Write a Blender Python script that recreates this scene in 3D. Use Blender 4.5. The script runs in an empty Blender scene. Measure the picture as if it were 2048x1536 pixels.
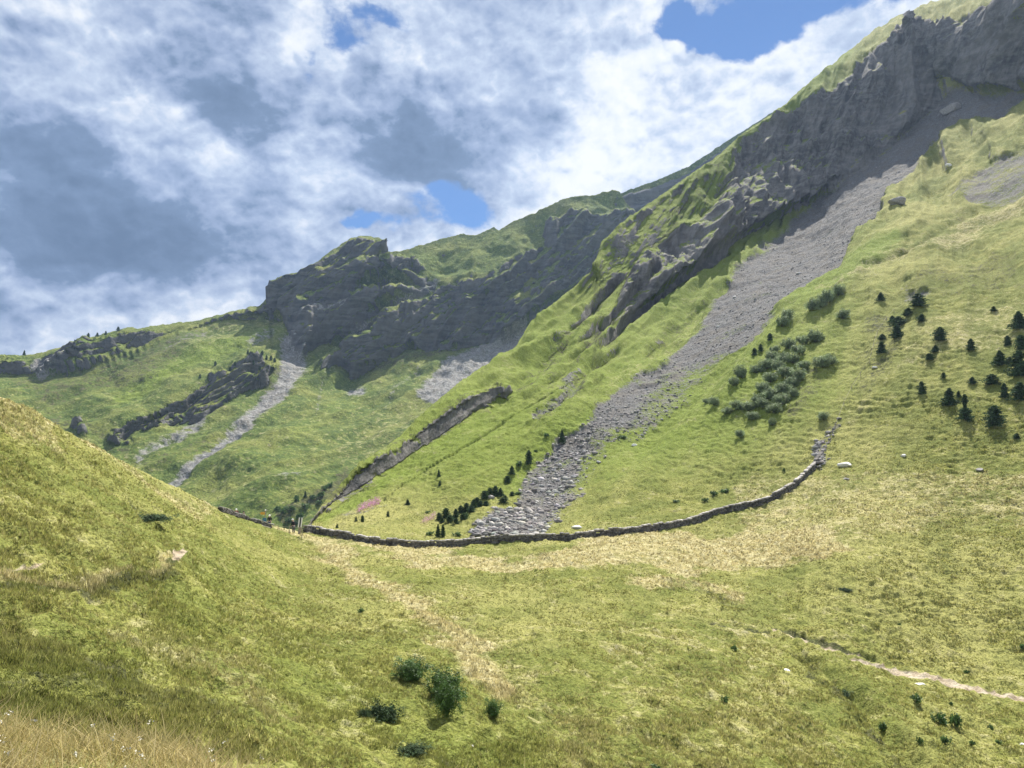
import bpy, math, random
import numpy as np
from mathutils import Vector, Matrix
random.seed(7); rng = np.random.default_rng(11)
S = bpy.context.scene; COL = S.collection
R = math.radians

# ------------------------------------------------------------------ camera frame
F = 1479.0; HOR = 860.0
PITCH = math.atan((HOR-768)/F); CP, SP = math.cos(PITCH), math.sin(PITCH)
cam = bpy.data.cameras.new('camera'); camo = bpy.data.objects.new('camera', cam); COL.objects.link(camo)
cam.sensor_width = 36; cam.lens = 36*F/2048; cam.clip_start = .1; cam.clip_end = 8000
camo.location = (0, 0, 0); camo.rotation_euler = (math.pi/2+PITCH, 0, 0); S.camera = camo
S.render.resolution_x, S.render.resolution_y = 1024, 768

def ray(u, v):
    a = (np.asarray(u, float)-1024)/F; b = (768-np.asarray(v, float))/F
    return np.stack([a, CP-b*SP, SP+b*CP], -1)          # depth 1 along the view axis
def unproj(P):
    P = np.asarray(P); f = P[..., 1]*CP+P[..., 2]*SP; b = (P[..., 2]*CP-P[..., 1]*SP)/f
    return 1024+F*P[..., 0]/f, 768-F*b, f

# ------------------------------------------------------------------ noise
def _h(ix, iy, iz, s):
    h = (ix.astype(np.uint32)*np.uint32(374761393)) ^ (iy.astype(np.uint32)*np.uint32(668265263)) ^ (iz.astype(np.uint32)*np.uint32(2147483647)) ^ np.uint32(s*974711+7)
    h = (h ^ (h >> np.uint32(13)))*np.uint32(1274126177); h = (h ^ (h >> np.uint32(15)))*np.uint32(2246822519)
    return ((h ^ (h >> np.uint32(16))) & np.uint32(0xffff)).astype(np.float32)/65535.
def vn(P, s=0):
    P = P.astype(np.float32); i = np.floor(P); f = P-i; i = i.astype(np.int64)
    f = f*f*f*(f*(f*6-15)+10); o = 0
    for a in (0, 1):
        for b in (0, 1):
            for c in (0, 1):
                w = (f[..., 0] if a else 1-f[..., 0])*(f[..., 1] if b else 1-f[..., 1])*(f[..., 2] if c else 1-f[..., 2])
                o = o+w*_h(i[..., 0]+a, i[..., 1]+b, i[..., 2]+c, s)
    return o*2-1
def fbm(P, lam, octs, s=0, gain=.5, ridged=False, spc=None):
    o = 0; a = 1.
    for k in range(octs):
        n = vn(P/lam+k*17.3, s+k)
        if ridged: n = 1-2*np.abs(n)
        if spc is not None: n = n*np.clip(lam/(2.0*spc)-.6, 0, 1)
        o = o+a*n; a *= gain; lam *= .5
    return o
def sstep(a, b, x):
    t = np.clip((x-a)/(b-a), 0, 1); return t*t*(3-2*t)

# ------------------------------------------------------------------ masks, as ground cover outlines
U0, V0, ST = -600., -300., 4.; MW, MH = 840, 640
gu = U0+ST*np.arange(MW); gv = V0+ST*np.arange(MH); GU, GV = np.meshgrid(gu, gv)
def poly(pts):
    ins = np.zeros(GU.shape, bool); n = len(pts)
    for i in range(n):
        x1, y1 = pts[i]; x2, y2 = pts[(i+1) % n]
        if y1 == y2: continue
        c = ((y1 > GV) != (y2 > GV)) & (GU < (x2-x1)*(GV-y1)/(y2-y1)+x1); ins ^= c
    return ins.astype(np.float32)
def line(pts, w):
    d = np.full(GU.shape, 1e9, np.float32)
    ws = w if isinstance(w, (list, tuple)) else [w]*len(pts)
    for i in range(len(pts)-1):
        (x1, y1), (x2, y2) = pts[i], pts[i+1]; L = (x2-x1)**2+(y2-y1)**2
        t = np.clip(((GU-x1)*(x2-x1)+(GV-y1)*(y2-y1))/L, 0, 1)
        dd = np.hypot(GU-x1-t*(x2-x1), GV-y1-t*(y2-y1))/(ws[i]*(1-t)+ws[i+1]*t)
        d = np.minimum(d, dd)
    return np.clip(1.5-d, 0, 1)
def blur(m, n):
    for _ in range(n):
        p = np.pad(m, 1, mode='edge')
        m = (p[:-2, 1:-1]+p[2:, 1:-1]+p[1:-1, :-2]+p[1:-1, 2:]+4*p[1:-1, 1:-1])/8
    return m
def samp(m, u, v):
    x = np.clip((u-U0)/ST, 0, MW-1.001); y = np.clip((v-V0)/ST, 0, MH-1.001)
    i = x.astype(int); j = y.astype(int); fx = x-i; fy = y-j
    return (m[j, i]*(1-fx)+m[j, i+1]*fx)*(1-fy)+(m[j+1, i]*(1-fx)+m[j+1, i+1]*fx)*fy
mx = np.maximum

# ------------------------------------------------------------------ depth solver
def tps(ctrl):
    c = np.array(ctrl, float); X = c[:, :2]/1000; w = 1/c[:, 2]; n = len(c)
    def K(A, B):
        r2 = ((A[:, None]-B[None])**2).sum(-1); return r2*np.log(r2+1e-9)
    M = np.zeros((n+3, n+3)); M[:n, :n] = K(X, X)+np.eye(n)*1e-4; M[:n, n] = 1; M[:n, n+1:] = X; M[n:, :n] = M[:n, n:].T
    sol = np.linalg.solve(M, np.r_[w, 0, 0, 0])
    su, sv = gu[::2], gv[::2]; A, B = np.meshgrid(su, sv); Q = np.stack([A.ravel(), B.ravel()], 1)/1000
    o = np.empty(len(Q))
    for i in range(0, len(Q), 20000):
        q = Q[i:i+20000]; o[i:i+20000] = K(q, X)@sol[:n]+sol[n]+q@sol[n+1:]
    o = o.reshape(A.shape); return o
def solve_depth(ctrl, cliff, wmin, k, lam):
    w = tps(ctrl); w = wmin+np.logaddexp(0, (w-wmin)/(wmin*.25))*(wmin*.25)
    L0 = -np.log(w); m = cliff[::2, ::2]
    f = 1-(1-k)*m
    gx = np.diff(L0, axis=1, append=L0[:, -1:])*f; gy = np.diff(L0, axis=0, append=L0[-1:])*f
    dv = gx-np.pad(gx, ((0, 0), (1, 0)))[:, :-1]+gy-np.pad(gy, ((1, 0), (0, 0)))[:-1]
    rhs = lam*L0-dv
    e = np.concatenate([rhs, rhs[:, ::-1]], 1); e = np.concatenate([e, e[::-1]], 0)
    fy = np.fft.fftfreq(e.shape[0])*2*np.pi; fx = np.fft.fftfreq(e.shape[1])*2*np.pi
    den = lam+(2-2*np.cos(fy))[:, None]+(2-2*np.cos(fx))[None]
    Ls = np.real(np.fft.ifft2(np.fft.fft2(e)/den))[:L0.shape[0], :L0.shape[1]]
    return np.repeat(np.repeat(Ls, 2, 0), 2, 1) if False else Ls
def sampL(L, u, v):
    x = np.clip((u-U0)/(2*ST), 0, L.shape[1]-1.001); y = np.clip((v-V0)/(2*ST), 0, L.shape[0]-1.001)
    i = x.astype(int); j = y.astype(int); fx = x-i; fy = y-j
    fx = fx; fy = fy
    return (L[j, i]*(1-fx)+L[j, i+1]*fx)*(1-fy)+(L[j+1, i]*(1-fx)+L[j+1, i+1]*fx)*fy

# ------------------------------------------------------------------ materials helpers
class NT:
    def __init__(s, tree): s.t = tree; s.t.nodes.clear()
    def n(s, typ, **kw):
        nd = s.t.nodes.new(typ)
        for k, v in kw.items():
            if k.startswith('i_'):
                key = k[2:]; key = int(key) if key.isdigit() else key.replace('_', ' ')
                if isinstance(v, bpy.types.NodeSocket): s.t.links.new(v, nd.inputs[key])
                else: nd.inputs[key].default_value = v
            else: setattr(nd, k, v)
        return nd
    def m(s, op, a, b=0., c=None, clamp=False):
        nd = s.t.nodes.new('ShaderNodeMath'); nd.operation = op; nd.use_clamp = clamp
        for i, x in enumerate((a, b) if c is None else (a, b, c)):
            if isinstance(x, bpy.types.NodeSocket): s.t.links.new(x, nd.inputs[i])
            else: nd.inputs[i].default_value = x
        return nd.outputs[0]
    def mix(s, f, a, b, bt='MIX'):
        nd = s.t.nodes.new('ShaderNodeMix'); nd.data_type = 'RGBA'; nd.blend_type = bt
        for k, x in ((0, f), (6, a), (7, b)):
            if isinstance(x, bpy.types.NodeSocket): s.t.links.new(x, nd.inputs[k])
            elif k == 0: nd.inputs[0].default_value = x
            else: nd.inputs[k].default_value = (*x, 1) if len(x) == 3 else x
        return nd.outputs[2]
    def noise(s, vec, scale, detail=3., rough=.55, dist=0., w=None):
        nd = s.n('ShaderNodeTexNoise', i_Scale=scale, i_Detail=detail, i_Roughness=rough, i_Distortion=dist)
        if vec is not None: s.t.links.new(vec, nd.inputs['Vector'])
        return nd.outputs[0]
    def ss(s, x, a, b, o0=0., o1=1.):
        nd = s.n('ShaderNodeMapRange', interpolation_type='SMOOTHSTEP')
        s.t.links.new(x, nd.inputs[0])
        for i, q in enumerate((a, b, o0, o1)): nd.inputs[i+1].default_value = q
        return nd.outputs[0]
    def attr(s, name): return s.n('ShaderNodeAttribute', attribute_name=name).outputs['Fac']
    def mapping(s, vec, loc=(0, 0, 0), rot=(0, 0, 0), sc=(1, 1, 1)):
        return s.n('ShaderNodeMapping', i_Vector=vec, i_Location=loc, i_Rotation=rot, i_Scale=sc).outputs[0]
def newmat(name):
    m = bpy.data.materials.new(name); m.use_nodes = True; return m, NT(m.node_tree)
def simple(name, col, rough=.8, var=.25, scale=6., spec=.3, trans=0., metal=0., tint=False, bump=0.):
    m, N = newmat(name); tc = N.n('ShaderNodeTexCoord').outputs['Object']
    nz = N.noise(tc, scale, 4.); d = tuple(c*(1-var) for c in col); l = tuple(min(1, c*(1+var)) for c in col)
    c = N.mix(N.ss(nz, .3, .7), d, l)
    if tint:
        t = N.n('ShaderNodeAttribute', attribute_name='tint').outputs['Color']; c = N.mix(1., c, t, 'MULTIPLY')
    b = N.n('ShaderNodeBsdfPrincipled', i_Base_Color=c, i_Roughness=rough, i_Metallic=metal)
    b.inputs['Specular IOR Level'].default_value = spec
    if bump: b.inputs['Normal'].default_value; N.t.links.new(N.n('ShaderNodeBump', i_Strength=bump, i_Distance=.05, i_Height=N.noise(tc, scale*3, 5.)).outputs[0], b.inputs['Normal'])
    out = b.outputs[0]
    if trans:
        tr = N.n('ShaderNodeBsdfTranslucent', i_Color=c); out = N.n('ShaderNodeMixShader', i_0=trans, i_1=out, i_2=tr.outputs[0]).outputs[0]
    N.n('ShaderNodeOutputMaterial', i_Surface=out); return m

GR = dict(   # ground cover albedos
    g1=(.240, .245, .058), g2=(.150, .172, .038), g3=(.33, .315, .105), dry=(.38, .315, .14), dry2=(.56, .50, .29),
    lush=(.165, .225, .030), heath=(.070, .095, .022))
GRF = dict(GR, g1=(.135, .185, .032), g2=(.075, .115, .026), g3=(.195, .215, .052))
def terrain_mat(name, near):
    GR = globals()['GR'] if near else GRF
    m, N = newmat(name); P = N.n('ShaderNodeNewGeometry').outputs['Position']
    n_big = N.noise(P, .035, 4.); n_mid = N.noise(P, .22, 5., .6); n_sm = N.noise(P, 1.3 if near else .30, 5., .68); n_f = N.noise(P, 6. if near else .9, 3., .7)
    g = N.mix(N.ss(n_mid, .35, .68), GR['g2'], GR['g1'])
    g = N.mix(N.ss(n_big, .42, .68), g, GR['g3'])
    fl = N.n('ShaderNodeTexNoise', i_Vector=N.mapping(N.mapping(P, rot=(0, 0, R(30))), sc=(.22, .02, .03)), i_Scale=1. if near else .5, i_Detail=5., i_Roughness=.6).outputs[0]   # streaks down the fall line
    g = N.mix(N.ss(fl, .50, .66, 0., .55), g, GR['g2']); g = N.mix(N.ss(fl, .36, .48, .5, 0.), g, GR['g3'])
    g = N.mix(N.ss(n_sm, .33, .47, .4, 0.), g, (.075, .092, .022)); g = N.mix(N.ss(n_sm, .56, .70, 0., .5), g, (.36, .345, .12))
    rock, scree, dry, lush, heath, soil = [N.attr(a) for a in ('rock', 'scree', 'dry', 'lush', 'heath', 'soil')]
    pat = N.ss(N.m('ADD', N.m('MULTIPLY', n_mid, .45), N.m('MULTIPLY', n_sm, .55)), .30, .70)
    def thr(att, w=.22):   # cover breaks up along its edges
        return N.ss(N.m('SUBTRACT', att, N.m('ADD', N.m('MULTIPLY', N.m('SUBTRACT', 1., pat), .8), .1)), -w, w)
    g = N.mix(N.m('MULTIPLY', N.ss(N.m('ADD', lush, N.m('SUBTRACT', n_sm, .5)), .2, .9), .85), g, GR['lush'])
    g = N.mix(N.m('MULTIPLY', N.ss(N.m('ADD', dry, N.m('MULTIPLY', N.m('SUBTRACT', pat, .5), 1.1)), .05, 1.15), .9), g, N.mix(N.ss(n_sm, .35, .7), GR['dry'], GR['dry2']))
    g = N.mix(thr(heath), g, N.mix(n_sm, GR['heath'], (.10, .085, .05)))
    g = N.mix(N.ss(n_f, .34, .54, .6, 0.), g, (.045, .055, .015))
    g = N.mix(N.ss(n_f, .56, .72, 0., .5), g, (.36, .34, .13))
    # rock: tilted beds and blotches
    wv = N.n('ShaderNodeTexNoise', i_Vector=P, i_Scale=.03 if near else .012, i_Detail=3.); wq = N.n('ShaderNodeVectorMath', operation='SCALE', i_0=wv.outputs['Color']); wq.inputs['Scale'].default_value = 10. if near else 22.
    PW = N.n('ShaderNodeVectorMath', operation='ADD', i_0=P, i_1=wq.outputs[0]).outputs[0]
    bed = N.mapping(PW, rot=(0, R(-62) if near else R(42), 0), sc=(.06, .3, .5) if near else (.035, .035, .30))
    nb = N.noise(bed, 1., 6., .62); nr = N.noise(P, .35 if near else .12, 7., .68)
    n_r = N.noise(N.mapping(N.mapping(PW, rot=(0, R(-22), 0)), sc=(.45, .3, .10) if near else (.16, .1, .05)), 1., 8., .66)
    rc = N.mix(N.ss(N.m('ADD', N.m('MULTIPLY', nb, .5 if near else .7), N.m('MULTIPLY', n_r, .5 if near else .3)), .40, .60), (.085, .084, .086) if near else (.070, .074, .080), (.255, .242, .226) if near else (.170, .168, .168))
    rc = N.mix(N.ss(nr, .45, .72), rc, (.125, .115, .108)); rc = N.mix(N.ss(nr, .3, .45, .55, 0.), rc, (.04, .043, .05)); rc = N.mix(N.ss(n_big, .40, .62, 0., .45), rc, (.25, .235, .22) if near else (.16, .155, .15))
    rc = N.mix(N.ss(N.noise(P, .6 if near else .25, 6., .7), .66, .76, 0., .4), rc, (.24, .235, .23))
    sc_n = N.n('ShaderNodeTexVoronoi', feature='F1', i_Vector=P, i_Scale=1.6 if near else .5)
    sc = N.mix(N.ss(n_f, .3, .75), (.095, .094, .096) if near else (.17, .17, .17), (.27, .262, .255) if near else (.42, .41, .39)); sc = N.mix(N.ss(n_sm, .3, .5, .5, 0.), sc, (.06, .06, .06)); sc = N.mix(.35, sc, sc_n.outputs['Distance'], 'SOFT_LIGHT')
    so = N.mix(N.ss(n_sm, .35, .65), (.50, .43, .32), (.30, .235, .16))
    sc = N.mix(N.ss(n_mid, .42, .66, 0., .5), sc, (.17, .15, .12)); c = N.mix(thr(scree, .28), g, sc); c = N.mix(thr(rock, .12), c, rc); c = N.mix(N.ss(soil, .35, .7), c, so)
    rough = N.m('SUBTRACT', 1., 0.)
    b = N.n('ShaderNodeBsdfPrincipled', i_Base_Color=c, i_Roughness=.95); b.inputs['Specular IOR Level'].default_value = .12
    n_t = N.noise(P, .42 if near else .14, 7., .66)
    h1 = N.m('ADD', N.m('ADD', N.m('MULTIPLY', n_f, .22), N.m('MULTIPLY', n_sm, .6)), N.m('MULTIPLY', n_t, 1.4)); hr = N.m('ADD', N.m('ADD', N.m('MULTIPLY', nb, 0. if near else .9), N.m('MULTIPLY', n_r, 5. if near else 2.6)), N.m('MULTIPLY', n_t, 1.4))
    rk = N.m('MAXIMUM', rock, scree)
    hh = N.m('ADD', N.m('MULTIPLY', h1, N.m('SUBTRACT', 1., N.m('MULTIPLY', rk, .3))), N.m('MULTIPLY', hr, rk))
    bp = N.n('ShaderNodeBump', i_Strength=.9, i_Distance=.42 if near else 1.7, i_Height=hh)
    N.t.links.new(bp.outputs[0], b.inputs['Normal']); N.n('ShaderNodeOutputMaterial', i_Surface=b.outputs[0]); return m

def tag(o, label=None, cat=None, group=None, kind=None):
    for k, v in (('label', label), ('category', cat), ('group', group), ('kind', kind)):
        if v: o[k] = v
    return o
def mesh_np(name, V, Fc, mat=None, parent=None, smooth=False, attrs=None, tint=None):
    me = bpy.data.meshes.new(name); V = np.asarray(V, np.float32).reshape(-1, 3); Fc = np.asarray(Fc, np.int32); k = Fc.shape[1]
    me.vertices.add(len(V)); me.vertices.foreach_set('co', V.ravel()); me.loops.add(Fc.size); me.loops.foreach_set('vertex_index', Fc.ravel())
    me.polygons.add(len(Fc)); me.polygons.foreach_set('loop_start', np.arange(len(Fc), dtype=np.int32)*k); me.polygons.foreach_set('loop_total', np.full(len(Fc), k, np.int32))
    if smooth: me.polygons.foreach_set('use_smooth', np.ones(len(Fc), bool))
    me.update(calc_edges=True)
    for a, val in (attrs or {}).items():
        at = me.attributes.new(a, 'FLOAT', 'POINT'); at.data.foreach_set('value', np.asarray(val, np.float32).ravel())
    if tint is not None:
        at = me.attributes.new('tint', 'FLOAT_COLOR', 'POINT'); c = np.ones((len(V), 4), np.float32); c[:, :3] = tint; at.data.foreach_set('color', c.ravel())
    if mat: me.materials.append(mat)
    o = bpy.data.objects.new(name, me); COL.objects.link(o)
    if parent: o.parent = parent
    return o

# ------------------------------------------------------------------ terrain surfaces
class Surf:
    def __init__(s, us, top, vis, vbot, nr, nb, L, cliff): 
        s.us = us; s.vt = np.interp(us, [p[0] for p in top], [p[1] for p in top])
        s.vt = s.vt+1.3*vn(np.stack([us/9., us*0, us*0], -1), 3)+.9*vn(np.stack([us/3.1, us*0, us*0], -1), 5)
        s.vis = vis; s.nr = nr
        t = np.linspace(0, 1, nr)
        V = s.vt[None]+(vis-s.vt)[None]*t[:, None]
        if nb: V = np.concatenate([V, np.repeat((vis+(vbot-vis)*(np.arange(1, nb+1)/nb)**1.3)[:, None], len(us), 1)], 0)
        s.U = np.repeat(us[None], V.shape[0], 0); s.V = V
        s.D = np.exp(sampL(L, s.U, s.V)); s.P = ray(s.U, s.V)*s.D[..., None]
    def normals(s):
        P = s.P; a = np.gradient(P, axis=1); b = np.gradient(P, axis=0); n = np.cross(b, a)
        n /= np.linalg.norm(n, axis=-1, keepdims=True)+1e-9
        return n*np.sign((n*-P).sum(-1, keepdims=True)+1e-12)
    def at(s, u, v, arr=None):
        arr = s.P if arr is None else arr
        u = np.atleast_1d(np.asarray(u, float)); v = np.atleast_1d(np.asarray(v, float))
        i = np.clip(np.searchsorted(s.us, u)-1, 0, len(s.us)-2); fx = np.clip((u-s.us[i])/(s.us[i+1]-s.us[i]), 0, 1)
        vt = s.vt[i]*(1-fx)+s.vt[i+1]*fx
        y = np.clip((v-vt)/(s.vis-vt), 0, .9999)*(s.nr-1); j = y.astype(int); fy = y-j
        fx = fx.reshape(fx.shape+(1,)*(arr.ndim-2)); fy = fy.reshape(fx.shape)
        return (arr[j, i]*(1-fx)+arr[j, i+1]*fx)*(1-fy)+(arr[j+1, i]*(1-fx)+arr[j+1, i+1]*fx)*fy
    def build(s, name, mat, attrs, back=600., drop=.6):
        P = s.P; top = P[0]; hd = top.copy(); hd[:, 2] = 0; hd /= np.linalg.norm(hd, axis=1, keepdims=True)
        ks = back*(np.array([1, .7, .45, .28, .16, .08, .035, .012, .003])); rows = []
        for k in ks:
            q = top+hd*k; q[:, 2] = top[:, 2]-drop*k*(1-math.exp(-k/8.)) + 0; rows.append(q)
        A = np.concatenate([np.array(rows), P], 0); nb_ = len(ks); H, W = A.shape[:2]
        idx = np.arange(H*W).reshape(H, W)
        Fc = np.stack([idx[1:, :-1], idx[1:, 1:], idx[:-1, 1:], idx[:-1, :-1]], -1).reshape(-1, 4)
        at = {k: np.concatenate([np.repeat(v[:1], nb_, 0), v], 0) for k, v in attrs.items()}
        return tag(mesh_np(name, A.reshape(-1, 3), Fc, mat, smooth=True, attrs=at), kind='structure')

# ---- near terrain: grassy shoulder, col meadow and the mountain side on the right
N_CTRL = [(-500,1400,14),(-500,1000,24),(-500,680,36),(0,2000,8.5),(500,2000,11),(1000,2000,15),(1500,2000,19),(2600,2000,24),
 (0,1440,15),(0,1300,18.5),(0,1100,26),(0,950,35),(0,795,48),(150,870,56),(300,950,65),(300,1300,24),(300,1100,37),(450,1022,80),(450,1150,45),(600,1300,36),(600,1150,62),
 (500,1536,18),(900,1536,23.5),(900,1400,31),(1300,1536,28),(1300,1380,38),(1700,1536,33),(2048,1536,38),(2048,1400,48),(1550,1265,56),(1800,1330,52),(1300,1200,62),(1000,1150,73),(1700,1150,66),
 (600,1062,90),(600,1085,84),(700,1080,87),(870,1092,87),(1100,1082,88),(1250,1068,91),(1380,1050,95),(1500,1015,100),(1600,960,105),(1640,905,112),(870,1070,97),(1100,1060,98),(1380,1030,99.5),
 (640,1015,118),(719,924,136),(805,870,157),(914,772,184),(1031,694,218),(1141,584,258),(1190,510,285),(1270,431,305),(1424,324,352),(1531,241,395),(1700,105,440),(1860,8,485),(2048,-60,520),(2300,-140,600),
 (700,1050,100),(900,950,125),(1000,1040,103),(1200,850,148),(1500,800,140),(1500,600,212),(1300,640,240),(1100,780,172),(1700,440,250),(1850,280,310),(1640,400,325),(1500,500,285),(1700,650,158),
 (2048,750,110),(1900,790,112),(2048,500,165),(2048,300,232),(2048,190,285),(2048,20,330),(1860,100,385),(1620,210,385),(2048,950,89),(2048,1100,72),(1800,1050,82),(1700,850,118),
 (2600,1400,40),(2600,1000,62),(2600,700,84),(2600,400,130),(2600,100,230),(2600,-200,420)]
N_TOP = [(-700,520),(-300,690),(-120,752),(0,797),(60,815),(130,862),(200,898),(280,942),(340,970),(400,1000),(450,1021),(500,1037),(545,1052),(575,1061),(600,1064),(615,1055),(640,1015),(690,958),(719,926),(770,898),(805,870),(852,819),(914,772),(980,729),
 (1031,694),(1066,647),(1141,584),(1184,545),(1203,487),(1235,455),(1270,431),(1310,402),(1357,369),(1424,324),(1486,270),(1531,241),(1573,212),(1597,187),(1647,145),(1689,108),(1750,60),(1790,38),(1860,8),(1950,-12),(2048,-45),(2300,-110),(2700,-180)]
rockA = poly([(1506,278),(1573,238),(1655,186),(1718,140),(1767,106),(1830,78),(1900,47),(1960,32),(2048,17),(2500,-60),(2500,230),(2048,186),(1980,188),(1930,172),(1905,156),(1870,152),(1879,203),(1846,237),(1759,311),(1697,357),(1639,406),(1564,444),(1490,473),(1432,514),(1386,543),(1328,593),(1283,618),(1221,667),(1233,618),(1266,535),(1337,473),(1374,464),(1424,427),(1448,373),(1482,307)])
rockG = poly([(1008,772),(984,766),(922,799),(851,846),(789,897),(711,936),(674,984),(639,1016),(600,1050),(625,1050),(639,1039),(678,1008),(729,977),(776,945),(834,906),(885,879),(936,840),(969,815),(1019,784)])
rockM = mx(poly([(1205,500),(1270,435),(1365,375),(1366,390),(1330,470),(1262,535),(1230,620),(1215,640),(1220,580),(1190,560)])*.66, poly([(1380,545),(1440,560),(1500,490),(1570,462),(1480,475),(1430,515)])*.6)
rockS = mx(mx(line([(1210,700),(1250,655),(1300,625),(1330,610)], 9)*.7, line([(1040,860),(1090,820),(1130,770),(1160,740)], [5,9,9,4])*.7),
      mx(line([(1480,570),(1560,520),(1640,480),(1700,430)], [12,22,20,8])*.75, line([(1740,460),(1790,432)], [12,9])*.0))
rockS = mx(rockS, mx(line([(1450,575),(1470,560)], 12)*.8, line([(1650,420),(1740,340),(1800,290)], [8,14,8])*.6))
rockS = mx(rockS, mx(line([(1820,150),(1850,160)], 8)*.7, line([(1870,225),(1905,222)], 14)*.9))
rN = mx(mx(rockA, mx(rockG, line([(630,1035),(700,978),(780,922),(850,872)], [9,18,20,14])*.95)), mx(rockM, rockS))
screeB = poly([(2500,200),(2048,190),(1980,190),(1904,182),(1879,203),(1846,237),(1759,311),(1697,357),(1639,406),(1573,460),(1531,493),(1469,547),(1432,609),(1366,692),(1324,733),(1200,808),(1165,848),(1110,902),(1062,940),(1010,1000),(975,1012),(935,1050),(920,1078),(1060,1078),(1095,1055),(1150,1000),(1175,955),(1270,870),(1340,810),(1440,730),(1490,680),(1573,618),(1639,572),(1689,539),(1705,497),(1713,473),(1751,460),(1780,390),(1838,332),(1879,282),(1904,253),(1987,237),(2045,214),(2500,240)])
screeR = blur(line([(1090,1060),(1160,985),(1200,930),(1290,850),(1380,775),(1450,705)], [26,24,26,30,28,10]), 5)
screeC = poly([(1987,332),(2048,312),(2400,300),(2400,420),(2048,408),(1966,420),(1925,408),(1890,390)])*.62
screeD = mx(line([(1060,855),(1100,815),(1140,770),(1165,735)], [4,9,9,4])*.75, line([(1560,640),(1480,690),(1400,760),(1330,820)], 7)*.5)
screeE = mx(poly([(1820,590),(1900,590),(1840,620),(1800,618)])*.6, line([(700,1035),(760,1010)], 5)*.5)
sN = mx(mx(screeB*(.95-.5*screeR), screeC), mx(screeD, screeE)); sN = mx(sN, line([(1628,945),(1645,900),(1660,880),(1680,845),(1690,825)], [5,9,7,3,2])*.8)
stripG = mx(poly([(1505,470),(1600,420),(1640,400),(1560,470),(1500,520),(1420,560)])*.25, line([(1640,580),(1700,540)], 12)*.3)
dryN = mx(mx(poly([(610,1075),(870,1096),(1150,1084),(1400,1060),(1480,1035),(1620,1040),(1700,1090),(1650,1140),(1500,1125),(1350,1150),(1180,1150),(1050,1160),(900,1150),(760,1120)])*1.05,
          line([(440,1022),(520,1052),(600,1080),(680,1130),(760,1180),(860,1240),(960,1330)], [10,16,20,16,14,18,26])*1.0),
          mx(poly([(-100,780),(60,815),(200,898),(340,970),(440,1020),(480,1050),(330,1000),(200,950),(100,900),(0,880),(-100,900)])*.55, mx(line([(1250,1190),(1330,1185),(1400,1200),(1470,1235)], [14,16,14,8])*.85, line([(900,1250),(1050,1380),(1100,1480)], 50)*.25)))
dryN = mx(dryN, mx(poly([(1700,880),(1850,650),(2048,600),(2048,700),(1850,720),(1700,820)])*.32, line([(1640,600),(1740,560),(1900,480),(2048,420)], [4,9,14,14])*.6))
dryN = mx(dryN, mx(line([(720,965),(900,860),(1020,790)], 10)*.45, mx(line([(1230,780),(1330,690),(1400,640)],14)*.5, poly([(1450,960),(2100,960),(2100,1060),(1500,1080)])*.42)))
dryN = mx(dryN, mx(mx(line([(250,1260),(420,1330),(520,1420)], 40)*.35, line([(0,1150),(120,1144),(240,1138),(340,1120)], 7)*1.), poly([(1250,1250),(1500,1260),(1700,1500),(1500,1536),(1150,1536),(1100,1350)])*.15))
lushN = mx(mx(line([(1600,625),(1660,590),(1720,545),(1790,500)], [8,16,18,12])*1., line([(650,1045),(760,970),(900,870),(1040,780),(1120,700),(1200,620)], 10)*.6),
        mx(line([(1040,960),(1120,890),(1180,840)], 11)*.7, line([(1690,100),(1600,200),(1500,285)], [14,12,8])*.6))
lushN = mx(lushN, mx(line([(0,1420),(200,1380),(400,1200)], 60)*.3, mx(line([(1330,560),(1250,640),(1150,740)], 8)*.5, line([(560,1330),(780,1440),(1000,1510)], 60)*.35)))
heathN = mx(mx(poly([(-100,1330),(60,1310),(220,1350),(300,1410),(480,1440),(540,1500),(300,1470),(-100,1460)])*.42, line([(0,1175),(120,1165),(240,1155),(330,1142)], 11)*.95), mx(line([(270,1025),(330,1050)], 9)*.6, line([(800,1500),(860,1490),(900,1530)], 16)*.6))
heathN = mx(heathN, mx(line([(1590,1300),(1640,1330),(1690,1372),(1760,1440),(1850,1530)], [5,9,13,10,10])*.6, line([(1310,1200),(1400,1215),(1470,1245),(1540,1262)], 8)*.55))
heathN = mx(heathN, mx(poly([(1745,640),(1700,760),(1740,800),(1790,740),(1830,640)])*.4, mx(poly([(1640,730),(1660,800),(1560,850),(1590,760)])*.38, line([(1600,850),(1640,862),(1680,850)], 8)*.55)))
heathN = mx(heathN, mx(line([(1430,350),(1370,420),(1300,500),(1240,570)], 18)*.4, mx(line([(780,905),(860,850),(960,770)], 8)*.5, poly([(1830,560),(2048,520),(2048,590),(1850,600)])*.35)))
heathN = mx(heathN, line([(600,1050),(650,1000),(710,940)], 8)*.6)
soilN = mx(mx(poly([(335,1108),(352,1100),(376,1104),(362,1116),(345,1138),(336,1132)]), line([(0,1152),(40,1146),(80,1140)], 3)*.8), mx(line([(1700,1312),(1800,1340),(1900,1362),(1980,1382),(2100,1405)], [2.5,5,6,6,6]), line([(1545,1262),(1640,1285),(1720,1305)], [2.6,3,2])*.8))
soilN = mx(soilN, line([(1640,1290),(1690,1300)], 2)*.7)
cutN = mx(line([(1330,1232),(1400,1246),(1470,1258),(1540,1266)], [2,3,4,3])*.85, line([(1545,1258),(1600,1270),(1690,1296),(1760,1318)], [4,5,5,4]), line([(1715,1318),(1780,1334),(1880,1358),(1980,1380),(2100,1402)], [4,6,8,8,8]))
cutN = mx(cutN, mx(line([(700,1045),(860,950),(960,895),(1060,820),(1150,760)],[1,2,2.5,2.5,1.5])*.8, line([(1180,790),(1290,700)],2)*.6))
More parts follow.
